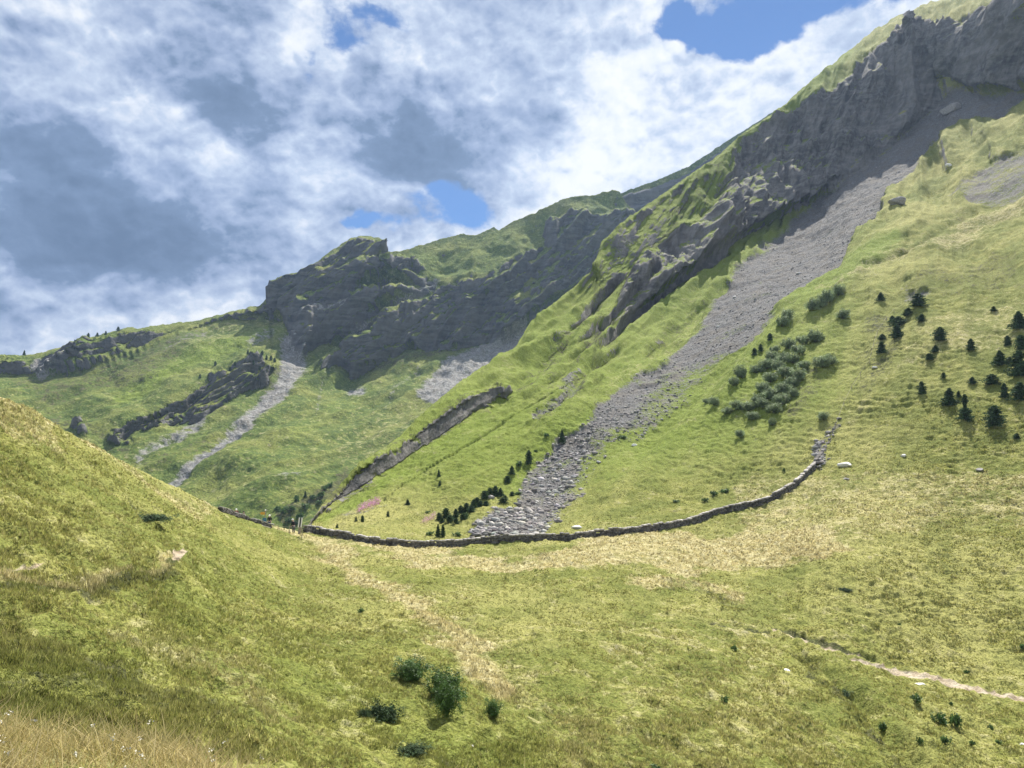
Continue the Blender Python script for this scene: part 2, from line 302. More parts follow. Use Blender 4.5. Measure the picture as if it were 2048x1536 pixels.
brN = line([(700,1045),(860,950),(960,895),(1060,820),(1150,760)],[1,2,2.5,2.5,1.5])
GUL = [([(1010,792),(1090,717),(1180,622),(1240,560)], [3,6,7,4]), ([(1050,805),(1130,742),(1200,672),(1238,640)], [3,5,6,3]), ([(1195,705),(1260,650),(1330,603),(1400,545),(1450,520)], [3,7,8,7,4]),
  ([(1055,872),(1130,800),(1170,748),(1240,700)], [3,7,7,3]), ([(1290,712),(1380,632),(1455,572)], [3,5,4]), ([(880,905),(960,840),(1060,765),(1130,690),(1200,610)], [2,4,4,5,3]), ([(1160,690),(1230,640),(1300,560)], [3,6,6]), ([(1740,560),(1850,500),(1960,430)], [1,2,1])]
gul = np.zeros(GU.shape, np.float32)
for p_, w_ in GUL: gul = mx(gul, line(p_, w_))
rN = mx(rN, gul*.42); heathN = mx(heathN, gul*.6)
cliffN = np.clip(np.maximum(blur(np.clip(rockA+.5*(rockM > 0)*1., 0, 1), 3), blur(rockG, 1)*1.3), 0, 1.25)
LN = solve_depth(N_CTRL, cliffN, 1/620., .06, .0012)
us = np.unique(np.concatenate([np.linspace(-560, -30, 60), np.arange(-30, 2080, 2.0), np.linspace(2080, 2560, 60)]))
NS = Surf(us, N_TOP, 1556, 2060, 800, 24, LN, cliffN)

def cover(Sf, masks, warp):
    P = Sf.P; wu = fbm(P, warp, 6, 40, .6)*11; wv = fbm(P, warp, 6, 50, .6)*11
    k = np.clip(120/Sf.D, .5, 2.2); out = {}; soft = dict(crag=2, dry=4, lush=7, heath=5, soil=0, cut=0, rock=1, scree=3)
    for nme, (m, w) in masks.items(): out[nme] = np.clip(samp(blur(m, soft[nme]), Sf.U+wu*w*k, Sf.V+wv*w*k), 0, 1)
    return out
AN = cover(NS, dict(crag=(np.clip(rockA+.6*rockG, 0, 1), 1.2), rock=(rN, 1.2), scree=(sN, 1.5), dry=(dryN, 2.), lush=(lushN, 1.2), heath=(heathN, 1.6), soil=(soilN, .12), cut=(mx(cutN, 0), .15)), 14.)
WU = [600,640,690,760,820,870,940,1040,1140,1250,1330,1380,1430,1480,1530,1570,1600,1625,1641]; WV = [1066,1071,1080,1089,1094,1095,1091,1085,1079,1068,1058,1050,1034,1023,1006,988,967,941,912]
AN['rock'] = AN['rock']*(1-.7*sstep(.15, .55, fbm(NS.P, 7., 4, 210))*sstep(220, 180, NS.D))
AN['scree'] = AN['scree']*(1-.35*sstep(.2, .6, fbm(NS.P, 8., 4, 200))*sstep(300, 160, NS.D))
inf = (NS.U > 600) & (NS.U < 1640) & (NS.V > np.interp(NS.U, WU, WV)-5)
AN['scree'] = np.where(inf, 0, AN['scree']); AN['rock'] = np.where(inf, 0, AN['rock'])
n = NS.normals(); P = NS.P; spc = NS.D/F*2.2
rk = AN['rock']; scr = AN['scree']; far = sstep(110, 190, NS.D)
grass = np.clip(1-rk-scr, 0, 1)
PA = P*np.array([1, 1, 2.2])
d = grass*(.13*fbm(PA, 2.2, 4, 1, .55, spc=spc)+.30*fbm(P, 9., 2, 7))
tuft = fbm(PA*np.array([.8, .8, 1]), .75, 2, 21, .6, ridged=True, spc=spc); d += grass*.13*tuft
d += grass*.09*np.clip(fbm(PA, .5, 1, 26, spc=spc), -.2, 1)*1.3
# creeping terracettes that follow the contour lines
ter = (sstep(1040, 1150, NS.U)*sstep(1120, 1000, NS.V)*.9+.35)*sstep(84, 100, NS.D)*(1-.4*far)
tz = P[..., 2]+.9*fbm(P, 7., 5, 60)
d += grass*ter*.10*np.clip(.6+1.2*fbm(P, 12., 3, 66), 0, 1.6)*(1-2*np.abs(np.mod(tz/.95, 1)*2-1))*np.clip(.95/(1.3*spc)-.5, 0, 1)
d += grass*far*(.5*fbm(P, 12., 5, 90, .66, spc=spc))
# ribs and gullies running down the fall line
q = np.stack([P[..., 0]*.8-P[..., 1]*.6, (P[..., 0]*.6+P[..., 1]*.8)*.22, P[..., 2]*.22], -1)
d += far*grass*2.4*fbm(q, 16., 3, 77, .5, ridged=True)
big = sstep(180, 300, NS.D)
q2 = np.stack([P[..., 0]*.86-P[..., 1]*.5, (P[..., 0]*.5+P[..., 1]*.86)*.07, P[..., 2]*.07], -1)
d += grass*sstep(100, 130, NS.D)*(.55+.9*big)*fbm(q2, 7., 4, 79, .55, ridged=True, spc=spc)
bed = np.stack([P[..., 0]*.10, P[..., 1]*.10, P[..., 2]-.7*P[..., 0]+2*fbm(P, 40., 2, 8)], -1)
big = sstep(180, 300, NS.D)
qr = np.stack([P[..., 0]-.35*P[..., 2]+7*fbm(P, 45., 3, 71), P[..., 1]*.25, P[..., 2]*.28], -1)
cg = .22+.78*AN['crag']
d += rk*cg*(big*8.+1.2)*fbm(qr, 30., 6, 31, .55, ridged=True, spc=spc)*.9
d += rk*(big*.1+.1)*fbm(bed, 5., 4, 37, .6, ridged=True, spc=spc)
d += rk*cg*(big*1.6+.35)*fbm(np.stack([P[..., 0]-.35*P[..., 2], P[..., 1]*.6, P[..., 2]*.35], -1), 7., 5, 38, .65, spc=spc)
d += scr*(.18+.45*big)*fbm(P, 5., 5, 33, .66, spc=spc)
d -= (.8+3.2*sstep(120, 300, NS.D))*samp(blur(gul, 2), NS.U+6*fbm(P, 20., 4, 61), NS.V+6*fbm(P, 20., 4, 62))
d -= 1.3*np.clip(samp(blur(rockG, 4), NS.U, NS.V), 0, 1)
d -= sstep(.3, .9, AN['cut'])*(.28+.8*sstep(90, 140, NS.D)); d -= .10*sstep(.4, .8, AN['soil'])
d -= 1.1*samp(blur(line([(1590,1300),(1640,1330),(1690,1372),(1760,1440),(1850,1530)], [5,9,13,14,14]), 4), NS.U, NS.V)
edge = np.clip((NS.V-NS.vt[None])/14., .25, 1)
NS.P = P+n*(d*edge)[..., None]; NS.n = n
def ledges(Sf, A, lo, hi, on):
    nz = np.abs(Sf.normals()[..., 2]); p = np.pad(nz, 1, mode='edge'); nz = (p[:-2, 1:-1]+p[2:, 1:-1]+p[1:-1, :-2]+p[1:-1, 2:]+2*p[1:-1, 1:-1])/6
    A['rock'] = np.clip(A['rock']-on*sstep(lo, hi, nz)*.75*(1-.22*A.get('crag', 0))+(1-A['scree'])*sstep(.45, .25, nz)*sstep(160, 260, Sf.D)*.6, 0, 1)
ledges(NS, AN, .52, .78, 1.)
ATT = ('rock', 'scree', 'dry', 'lush', 'heath', 'soil')
AN['lush'] = np.clip(AN['lush']+.55*sstep(95, 140, NS.D)*sstep(1900, 1500, NS.U)+.25*sstep(95, 140, NS.D), 0, 1)
AN['dry'] = np.clip(AN['dry']*(1-.6*sstep(100, 140, NS.D)*sstep(1700, 1400, NS.U))+.06*sstep(120, 90, NS.D), 0, 1)
AN['heath'] = np.clip(AN['heath']+.9*sstep(.4, .9, AN['cut']), 0, 1)
MN = terrain_mat('near_ground', True)
NS.build('hillside', MN, {k: AN[k] for k in ATT}, back=140., drop=.7)

# ---- far mountain across the valley
M_CTRL = [(-600,1100,330),(-600,760,420),(-600,690,560),(0,1100,330),(0,900,400),(0,840,440),(0,780,500),(0,716,590),(250,660,640),(420,640,670),(540,600,700),(560,552,730),(690,487,790),(735,472,800),(775,505,805),(340,970,385),(600,1000,370),(600,1100,330),(480,900,415),(300,850,455),
 (300,750,530),(500,790,505),(575,690,590),(700,760,570),(850,820,500),(850,720,600),(1000,740,570),(1050,650,640),(800,950,400),(900,900,410),(980,460,840),(1130,405,850),(1230,382,860),(1270,430,850),(900,600,700),(1400,700,600),(1500,500,820),(1600,1100,330),(1100,1100,330),(760,600,690),(1180,520,760)]
M_TOP = [(-700,735),(-200,722),(0,713),(25,711),(60,712),(130,694),(150,684),(195,672),(235,660),(262,655),(275,660),(305,652),(340,648),(400,640),(430,632),(480,622),(520,612),(532,600),(540,600),(546,568),(556,555),(600,545),(625,532),(665,500),(700,478),(730,472),(760,477),(776,506),(820,497),
 (880,478),(920,468),(950,470),(975,458),(988,454),(998,462),(1020,446),(1070,425),(1120,400),(1150,392),(1190,390),(1225,379),(1240,383),(1252,405),(1272,432),(1300,470),(1400,560),(1600,720)]
mPeak = poly([(525,602),(540,560),(600,543),(690,482),(735,470),(777,505),(765,530),(748,545),(760,575),(690,600),(600,640),(578,700),(575,640),(480,640),(440,650)])
mBand = poly([(578,640),(640,615),(700,585),(760,545),(850,520),(960,560),(1040,520),(1085,480),(1090,450),(1130,425),(1240,430),(1275,432),(1300,480),(1190,560),(1060,655),(985,690),(915,705),(850,712),(815,690),(790,720),(745,740),(700,765),(670,730),(690,700),(640,690),(600,720),(578,690)])
mLedge = mx(mx(line([(715,602),(760,582),(830,575)], [8,14,8]), mx(line([(690,675),(760,632),(850,590)], [8,11,6]), line([(640,705),(700,690),(760,660)], [6,9,5]))), mx(line([(590,660),(640,640),(700,625)], 3)*.0, line([(820,545),(880,560),(950,545)], [6,9,8])))
mGrassTop = poly([(780,512),(880,484),(980,462),(1070,432),(1130,405),(1225,384),(1262,432),(1190,420),(1130,418),(1085,440),(1095,500),(1040,520),(985,545),(930,560),(870,560),(835,530),(810,520)])
mBand2 = poly([(-100,716),(0,718),(150,690),(240,662),(330,655),(540,612),(500,640),(420,650),(330,680),(250,705),(160,735),(80,755),(0,748),(-100,750)])
mOut = poly([(215,875),(232,850),(300,825),(345,795),(420,752),(470,728),(525,715),(545,740),(530,775),(480,790),(430,825),(400,850),(330,848),(270,865),(262,885),(230,885)])
mR = mx(mx(mPeak, mBand*(1-.95*np.clip(mLedge, 0, 1))*(1-.72*mGrassTop)), mx(mBand2*.78, mOut*.95))
mR = mx(mR, mx(line([(150,860),(170,868)], 8)*.7, mx(line([(640,740),(680,715),(700,700)], 10)*.8, line([(330,890),(350,880)], 9)*.6)))
mS = mx(mx(poly([(830,805),(860,760),(890,725),(1050,655),(1060,660),(1000,745),(930,790),(880,812)])*.9, line([(578,690),(590,725),(565,775),(525,815),(440,893),(390,930),(340,970),(300,1000)], [16,24,16,10,8,7,6,6])*1.),
     mx(poly([(62,742),(80,728),(130,722),(148,735),(110,752),(80,762)])*.95, mx(line([(400,850),(350,880),(290,910),(280,930)], [14,12,10,8])*.6, mx(line([(700,787),(728,787)], 6)*.85, line([(590,672),(640,650),(700,625)], 8)*.95))))
mS = mx(mS, mx(mx(line([(700,665),(770,635),(870,562)], 7)*.85, line([(560,970),(600,960)], 6)*.55), mx(line([(500,690),(545,670)], 7)*.6, line([(330,705),(420,670)], 6)*.4)))
mS = mx(mS, mx(line([(840,740),(790,790),(770,830)], 4)*.5, line([(650,740),(640,800),(632,830)], 2.5)*.6))
mDry = mx(line([(100,790),(260,740),(480,660),(570,650)], 16)*.25, line([(700,900),(800,850)], 30)*.2)
mLush = mx(mx(line([(230,800),(350,735),(480,690),(570,660)], [14,18,18,8])*.8, mGrassTop*.45), mx(line([(560,900),(650,830),(740,790)], 22)*.4, line([(130,790),(250,770)], 10)*.4))
mHeath = mx(mx(poly([(0,760),(300,690),(450,660),(300,760),(100,810)])*.45, line([(500,780),(530,740),(540,800)], 12)*.5), mx(line([(90,830),(200,860),(260,900)], 12)*.5, line([(560,1050),(600,1020),(650,990),(690,950)], 14)*.75))
mHeath = mx(mHeath, mx(line([(740,745),(860,715),(900,705)], 9)*.7, line([(300,930),(420,890)], 14)*.35))
cliffM = blur(np.clip(mPeak+mBand*(1-mGrassTop)*(1-.8*np.clip(mLedge, 0, 1))+mBand2*.8+mOut, 0, 1), 3)
LM = solve_depth(M_CTRL, cliffM, 1/900., .10, .002)
usM = np.unique(np.concatenate([np.linspace(-500, -10, 40), np.arange(-10, 1310, 2.0), np.linspace(1310, 1500, 20)]))
MS = Surf(usM, M_TOP, 1100, 1101, 330, 0, LM, cliffM)
AM = cover(MS, dict(rock=(mR, 1.5), scree=(mS, .7), dry=(mDry, 1.), lush=(mLush, 1.2), heath=(mHeath, 1.6), soil=(mR*0, 0)), 60.)
n = MS.normals(); P = MS.P; spc = MS.D/F*2.2; rk = AM['rock']; grass = np.clip(1-rk, 0, 1)
q = np.stack([P[..., 0]*.85-P[..., 1]*.5, (P[..., 0]*.5+P[..., 1]*.85)*.25, P[..., 2]*.25], -1)
bed = np.stack([P[..., 0]*.08, P[..., 1]*.08, P[..., 2]-.95*P[..., 0]+7*fbm(P, 120., 3, 8)], -1)
d = grass*(2.4*fbm(P, 30., 6, 101, .55, spc=spc)+2.6*fbm(q, 26., 3, 102, .5, ridged=True))
qr = np.stack([P[..., 0]-.3*P[..., 2]+16*fbm(P, 90., 3, 71), P[..., 1]*.25, P[..., 2]*.3], -1)
d += rk*(13.*fbm(qr, 55., 6, 110, .52, ridged=True, spc=spc)+3.2*fbm(bed, 14., 4, 111, .6, ridged=True, spc=spc)+2.6*fbm(P, 14., 5, 112, .6, spc=spc))
d -= 2.5*np.clip(samp(blur(mOut, 4), MS.U, MS.V), 0, 1)
d += AM['scree']*(-2.5+1.2*fbm(P, 6., 3, 113, spc=spc))
MS.P = P+n*(d*np.clip((MS.V-MS.vt[None])/30., .08, 1))[..., None]
ledges(MS, AM, .40, .68, 1.2)
MM = terrain_mat('far_ground', False)
MS.build('mountain', MM, {k: AM[k] for k in ATT}, back=120.)

# ---- farthest ridge between the two
K_CTRL = [(1100,430,930),(1240,386,940),(1486,270,960),(1700,150,980),(1100,800,860),(1700,800,860),(1300,500,900),(1500,450,900)]
LK = solve_depth(K_CTRL, np.zeros(GU.shape, np.float32), 1/1000., 1, .01)
KS = Surf(np.arange(1130, 1760, 3.), [(1130,415),(1241,386),(1312,361),(1378,332),(1448,286),(1486,262),(1560,215),(1760,80)], 620, 621, 110, 0, LK, None)
P = KS.P; spc = KS.D/F*3; dv = KS.V-KS.vt[None]
kr = sstep(9, 15, dv+4*fbm(P, 40., 3, 9))*.97
KS.P = P+KS.normals()*((kr*(7*fbm(P*np.array([1, 1, .4]), 60., 4, 120, ridged=True, spc=spc)+2.5*fbm(np.stack([P[..., 0]*.1, P[..., 1]*.1, P[..., 2]-.3*P[..., 0]], -1), 16., 3, 5, ridged=True)))*np.clip(dv/20, .1, 1))[..., None]
KA = {k: np.zeros(kr.shape) for k in ATT}; KA['rock'] = kr; KA['lush'] = (1-kr)*.3
KS.build('distant_ridge', MM, KA, back=100.)

# ---- valley floor under everything
gmat = simple('valley_grass', (.10, .14, .03), .95, .4, .02)
xs = np.linspace(-1400, 1400, 60); ys = np.linspace(-400, 1400, 50); A, B = np.meshgrid(xs, ys)
G = np.stack([A, B, -95+6*fbm(np.stack([A, B, A*0], -1), 200., 3, 4)], -1); idx = np.arange(A.size).reshape(A.shape)
tag(mesh_np('ground', G.reshape(-1, 3), np.stack([idx[:-1, :-1], idx[:-1, 1:], idx[1:, 1:], idx[1:, :-1]], -1).reshape(-1, 4), gmat, smooth=True), kind='structure')

# ---- the knoll the photographer stands on
def knoll_z(x, y):
    base = -2.5-.18*(x+4.5)-.22*(y-6.5)
    crest = 6.5+.5*np.sin(x*.7)+.35*np.sin(x*1.9+1)
    dn = np.maximum(y-crest, 0); back = np.maximum(-y-3, 0)
    side = np.maximum(x-7, 0)
    return base-1.05*dn*(1-np.exp(-dn/1.2))-.55*back-.5*side*(1-np.exp(-side/2))
xs = np.linspace(-30, 22, 260); ys = np.linspace(-26, 14, 200); A, B = np.meshgrid(xs, ys)
Zk = knoll_z(A, B); Zk = Zk+.07*fbm(np.stack([A, B, A*0], -1), 1.3, 4, 3)
G = np.stack([A, B, Zk], -1); idx = np.arange(A.size).reshape(A.shape)
katt = {k: np.zeros(A.shape) for k in ATT}; katt['dry'] = np.full(A.shape, .4); katt['heath'] = np.full(A.shape, .35)
tag(mesh_np('knoll', G.reshape(-1, 3), np.stack([idx[:-1, :-1], idx[:-1, 1:], idx[1:, 1:], idx[1:, :-1]], -1).reshape(-1, 4), MN, smooth=True, attrs=katt), kind='structure')

# ------------------------------------------------------------------ grass
def blades(P, hgt, wid, lean, tint, seg=1, curl=.5):
    """tapered blades: seg+1 quads drawn as triangles, ending in a point"""
    n = len(P); az = rng.uniform(0, 2*np.pi, n); f = np.stack([np.cos(az), np.sin(az), az*0], -1)
    la = rng.uniform(0, 2*np.pi, n); l = np.stack([np.cos(la), np.sin(la), la*0], -1)*(lean*rng.uniform(.2, 1, n))[:, None]
    up = np.array([0, 0, 1.])
    if seg == 1:
        V = np.stack([P-f*wid[:, None], P+f*wid[:, None], P+(up+l)*hgt[:, None]], 1); Fc = np.arange(3*n).reshape(n, 3); return V.reshape(-1, 3), Fc, np.repeat(tint, 3, 0)
    ts = [0, .4, .75]; rows = []
    for t in ts:
        c = P+(up*t*(1-.15*t)+l*t*t*(1+curl))*hgt[:, None]; w = (wid*(1-t*.75))[:, None]; rows += [c-f*w, c+f*w]
    rows.append(P+(up*.88+l*(1+curl))*hgt[:, None]); V = np.stack(rows, 1)
    b = np.arange(n)[:, None]*7; T = [(0, 1, 3), (0, 3, 2), (2, 3, 5), (2, 5, 4), (4, 5, 6)]
    Fc = np.concatenate([b+np.array([t]) for t in T], 0); return V.reshape(-1, 3), Fc, np.repeat(tint, 7, 0)
MG = simple('grass_blade', (.9, .9, .9), .7, .08, 3., .25, .55, tint=True)
def grass_tint(dry, lush, heath, n):
    g1, g2, g3 = np.array(GR['g1']), np.array(GR['g2']), np.array(GR['g3'])
    r = rng.random((n, 1)); c = g1*(1-r)+g3*r; k = rng.random((n, 1)) < .25; c = np.where(k, g2, c)
    dr = np.clip(dry+rng.normal(0, .22, n), 0, 1)[:, None]; w = rng.random((n, 1)); dc = np.array(GR['dry'])*(1-w)+np.array(GR['dry2'])*w
    c = c*(1-dr)+dc*dr; c = c*(1-lush[:, None]*.7)+np.array(GR['lush'])*lush[:, None]*.7
    c = c*(1-heath[:, None]*.5)+np.array((.09, .115, .025))*heath[:, None]*.5
    return c*rng.uniform(.8, 1.25, (n, 1))
nt = 150000
u = rng.uniform(-60, 2110, nt*2); v = rng.uniform(795, 1555, nt*2)
vt = np.interp(u, NS.us, NS.vt); ok = (v > vt+1); u, v = u[ok], v[ok]
Dp = NS.at(u, v, NS.D[..., None])[:, 0]; ok = (Dp < 118); u, v, Dp = u[ok], v[ok], Dp[ok]
at = {k: NS.at(u, v, AN[k][..., None])[:, 0] for k in AN}
pat = NS.at(u, v, (fbm(NS.P, 1.1, 2, 300)+.5*fbm(NS.P, 6., 2, 310))[..., None])[:, 0]
keep = (at['rock'] < .2) & (at['scree'] < .3) & (at['soil'] < .12) & (at['cut'] < .15) & (rng.random(len(u)) < np.clip(.62+pat*.55+.3*at['dry'], .12, 1))
u, v, Dp, pat = u[keep], v[keep], Dp[keep], pat[keep]; at = {k: a[keep] for k, a in at.items()}
P0 = NS.at(u, v); nbl = 5
tall = .07+.07*np.clip(pat+.4, 0, 1)+.15*at['dry']*np.clip(rng.random(len(u))*1.4-.3, 0, 1)+.05*at['heath']
tall = tall*np.clip(1.15-(Dp-20)/260, .6, 1.2)
P1 = np.repeat(P0, nbl, 0); Dr = np.repeat(Dp, nbl); sp = np.repeat(tall, nbl)
P1 = P1+rng.normal(0, 1, P1.shape)*np.array([1, 1, 0])*(sp*.28)[:, None]-np.array([0, 0, .03])
tn = np.repeat(grass_tint(at['dry'], at['lush'], at['heath'], len(u))*rng.uniform(.62, 1.5, (len(u), 1)), nbl, 0)*rng.uniform(.85, 1.15, (len(P1), 1))
V, Fc, T = blades(P1, sp*rng.uniform(.6, 1.2, len(P1)), np.maximum(.012, Dr/F*.85), .75, tn)
tag(mesh_np('meadow_grass', V, Fc, MG, tint=T), 'short yellow green grass covering the near slopes and meadow', 'grass', kind='stuff')
print('meadow blades', len(Fc))
# dry grass on the knoll
nk = 120000; x = rng.uniform(-9, 3, nk); y = 7.4-rng.random(nk)**1.2*5.2; pt = vn(np.stack([x*1.3, y*1.3, x*0], -1), 9)
ok = rng.random(nk) < .62+.5*pt; x, y = x[ok], y[ok]; z = knoll_z(x, y)-.03
h = rng.uniform(.12, .30, len(x))*(1+.5*(rng.random(len(x)) < .12)); gs = rng.random(len(x))
mixg = np.clip(.5+.5*vn(np.stack([x*.9, y*.9, x*0+5], -1), 12)-.25, 0, 1)
tn = grass_tint(np.clip(.98-.45*mixg, 0, 1), x*0, x*0, len(x))*np.array([1.18, 1.12, 1.08])
V, Fc, T = blades(np.stack([x, y, z], -1), h, rng.uniform(.003, .0065, len(x)), .8, tn, seg=3)
tag(mesh_np('dry_grass', V, Fc, MG, tint=T), 'long straw coloured dry grass on the near knoll at the bottom left', 'grass', kind='stuff')

# ------------------------------------------------------------------ stones
def rock_arrays(centers, sizes, flat=.6, seed=0, nrm=None):
    """angular stones: jittered, cut icosahedra"""
    r = np.random.default_rng(seed); t = (1+5**.5)/2
    ico = np.array([(-1,t,0),(1,t,0),(-1,-t,0),(1,-t,0),(0,-1,t),(0,1,t),(0,-1,-t),(0,1,-t),(t,0,-1),(t,0,1),(-t,0,-1),(-t,0,1)])/1.902
    f = np.array([(0,11,5),(0,5,1),(0,1,7),(0,7,10),(0,10,11),(1,5,9),(5,11,4),(11,10,2),(10,7,6),(7,1,8),(3,9,4),(3,4,2),(3,2,6),(3,6,8),(3,8,9),(4,9,5),(2,4,11),(6,2,10),(8,6,7),(9,8,1)])
    n = len(centers); V = np.repeat(ico[None], n, 0)*r.uniform(.65, 1.25, (n, 12, 1))
    V = np.clip(V, -r.uniform(.55, .95, (n, 1, 3)), r.uniform(.55, .95, (n, 1, 3)))
    V = V*np.stack([r.uniform(.7, 1.3, n), r.uniform(.6, 1.1, n), flat*r.uniform(.6, 1.2, n)], -1)[:, None]
    a = r.uniform(0, 6.28, n); b = r.normal(0, .35, n); ca, sa, cb, sb = np.cos(a)[:, None], np.sin(a)[:, None], np.cos(b)[:, None], np.sin(b)[:, None]
    x, y, z = V[..., 0], V[..., 1], V[..., 2]; y, z = y*cb-z*sb, y*sb+z*cb; x, y = x*ca-y*sa, x*sa+y*ca
    V = np.stack([x, y, z], -1)*np.asarray(sizes)[:, None, None]+np.asarray(centers)[:, None]
    return V.reshape(-1, 3), (f[None]+np.arange(n)[:, None, None]*12).reshape(-1, 3)
def rock_tint(n, per, lo=.6, hi=1.3, seed=1):
    r = np.random.default_rng(seed); g = r.uniform(lo, hi, (n, 1))*np.array([1, .98, .96])*(1+r.normal(0, .03, (n, 3))); return np.repeat(g, per, 0)
MR = simple('grey_stone', (.27, .26, .25), .9, .3, 3., .2, tint=True, bump=.5)
MRW = simple('pale_stone', (.74, .72, .68), .85, .12, 3., .2)
# loose scree, lying on the stone fan
ns = 60000; u = rng.uniform(900, 1800, ns); v = rng.uniform(330, 1085, ns)
sc = NS.at(u, v, AN['scree'][..., None])[:, 0]; Dp = NS.at(u, v, NS.D[..., None])[:, 0]; vt = np.interp(u, NS.us, NS.vt)
ok = (v > vt) & (sc > .12) & (rng.random(ns) < np.clip(sc*1.6-.15, 0, 1)) & (rng.random(ns) < np.clip((150/Dp)**1.5, 0, 1)); u, v, Dp = u[ok], v[ok], Dp[ok]
sz = (.12+.5*rng.random(len(u))**5)*np.clip(1.5-(Dp-95)/120, .8, 1.5)
V, Fc = rock_arrays(NS.at(u, v)+np.array([0, 0, .02]), sz, .55, 5)
tag(mesh_np('scree_stones', V, Fc, MR, tint=rock_tint(len(u), 12, .45, 1.6)), 'loose grey scree fanning down from the cliffs to the wall', 'scree', kind='stuff')
print('scree', len(u))
def boulder(name, u, v, w_px, label, mat=None, group=None, surf=None, flat=.6, sub=2):
    surf = surf or NS; p = surf.at(u, v)[0]; D = surf.at(u, v, surf.D[..., None])[0, 0]; s = w_px/F*D*.55
    import bmesh
    bm = bmesh.new(); bmesh.ops.create_icosphere(bm, subdivisions=3, radius=1)
    sd = int(u*7+v); r = np.random.default_rng(sd)
    pl = [(r.normal(0, 1, 3), r.uniform(.55, .85)) for _ in range(11)]
    for vv in bm.verts:
        c = np.array(vv.co)
        for nn, dd in pl:
            nn = nn/np.linalg.norm(nn); t = c@nn
            if t > dd: c = c-nn*(t-dd)*.92
        c = c*(1+.05*vn(c[None]*3+sd, 2)[0]); vv.co = Vector((c[0]*s, c[1]*s*.8, c[2]*s*flat))
    me = bpy.data.meshes.new(name); bm.to_mesh(me); bm.free(); at_ = me.attributes.new('tint', 'FLOAT_COLOR', 'POINT')
    at_.data.foreach_set('color', np.tile(np.array([1.15, 1.12, 1.08, 1], np.float32), len(me.vertices))); me.materials.append(mat or MR)
    o = bpy.data.objects.new(name, me); COL.objects.link(o); o.location = Vector(p)+Vector((0, 0, s*flat*.25)); o.rotation_euler = (0, 0, r.uniform(0, 6))
    return tag(o, label, 'boulder' if s > .5 else 'stone', group)
for u, v, w, lb in [(1057,1024,24,'large pale grey boulder near the foot of the scree, right one of a touching pair'),(1034,1021,18,'darker boulder touching the left side of the large pale boulder in the scree'),
    (1060,1036,17,'dark boulder just below the large pale boulder in the scree'),(984,996,17,'grey boulder half hidden among the young spruces left of the scree'),
    (952,1065,22,'big pale boulder right behind the stone wall below the scree'),(957,1046,15,'upright grey boulder at the left edge of the scree foot'),
    (1066,962,16,'long flat grey slab on the left side of the scree'),(1002,1063,14,'flat pale boulder just behind the wall, right of the big pale one'),(1040,982,11,'light boulder on the grassy island beside the scree'),
    (1086,984,12,'mossy boulder in the middle of the lower scree'),(1800,432,36,'dark rock outcrop boulder beside the right edge of the upper scree'),(1904,226,40,'dark pyramid shaped rock high on the upper scree')]:
    boulder('boulder', u, v, w, lb, group='boulders in and beside the scree')
for u, v, w, lb in [(1268,889,12,'small bright white rock alone in the grass right of the scree'),(1154,1060,22,'flat white slab lying just behind the wall'),(1572,1353,15,'white stone flush in the meadow, left of the eroded track'),
    (1840,1368,20,'white stone lying below the pale track at the lower right'),(219,1440,16,'white stone at the edge of the dry grass, lower left'),(1690,934,26,'low pale rock cropping out to the right of the upper end of the wall'),
    (1694,960,16,'small flat rock below the rock outcrop right of the wall'),(1808,912,14,'thin pale rock strip on the slope far right of the wall'),(1960,940,16,'small brown rock edge in the grass at the right'),
    (2045,1490,10,'tiny white stone at the right edge of the lower meadow'),(1899,342,16,'white angular block on the slope above the upper scree'),(1597,548,12,'white block lying on the middle scree'),(1470,597,10,'white block at the left edge of the middle scree'),
    (1437,655,8,'small white block low on the middle scree'),(944,1490,10,'tiny white stone below the dark bushes'),(1751,740,12,'small white rock where the fence line meets the pines')]:
    boulder('stone', u, v, w, lb, MRW if 'white' in lb or 'pale' in lb else MR, 'single stones in the grass', flat=.45)

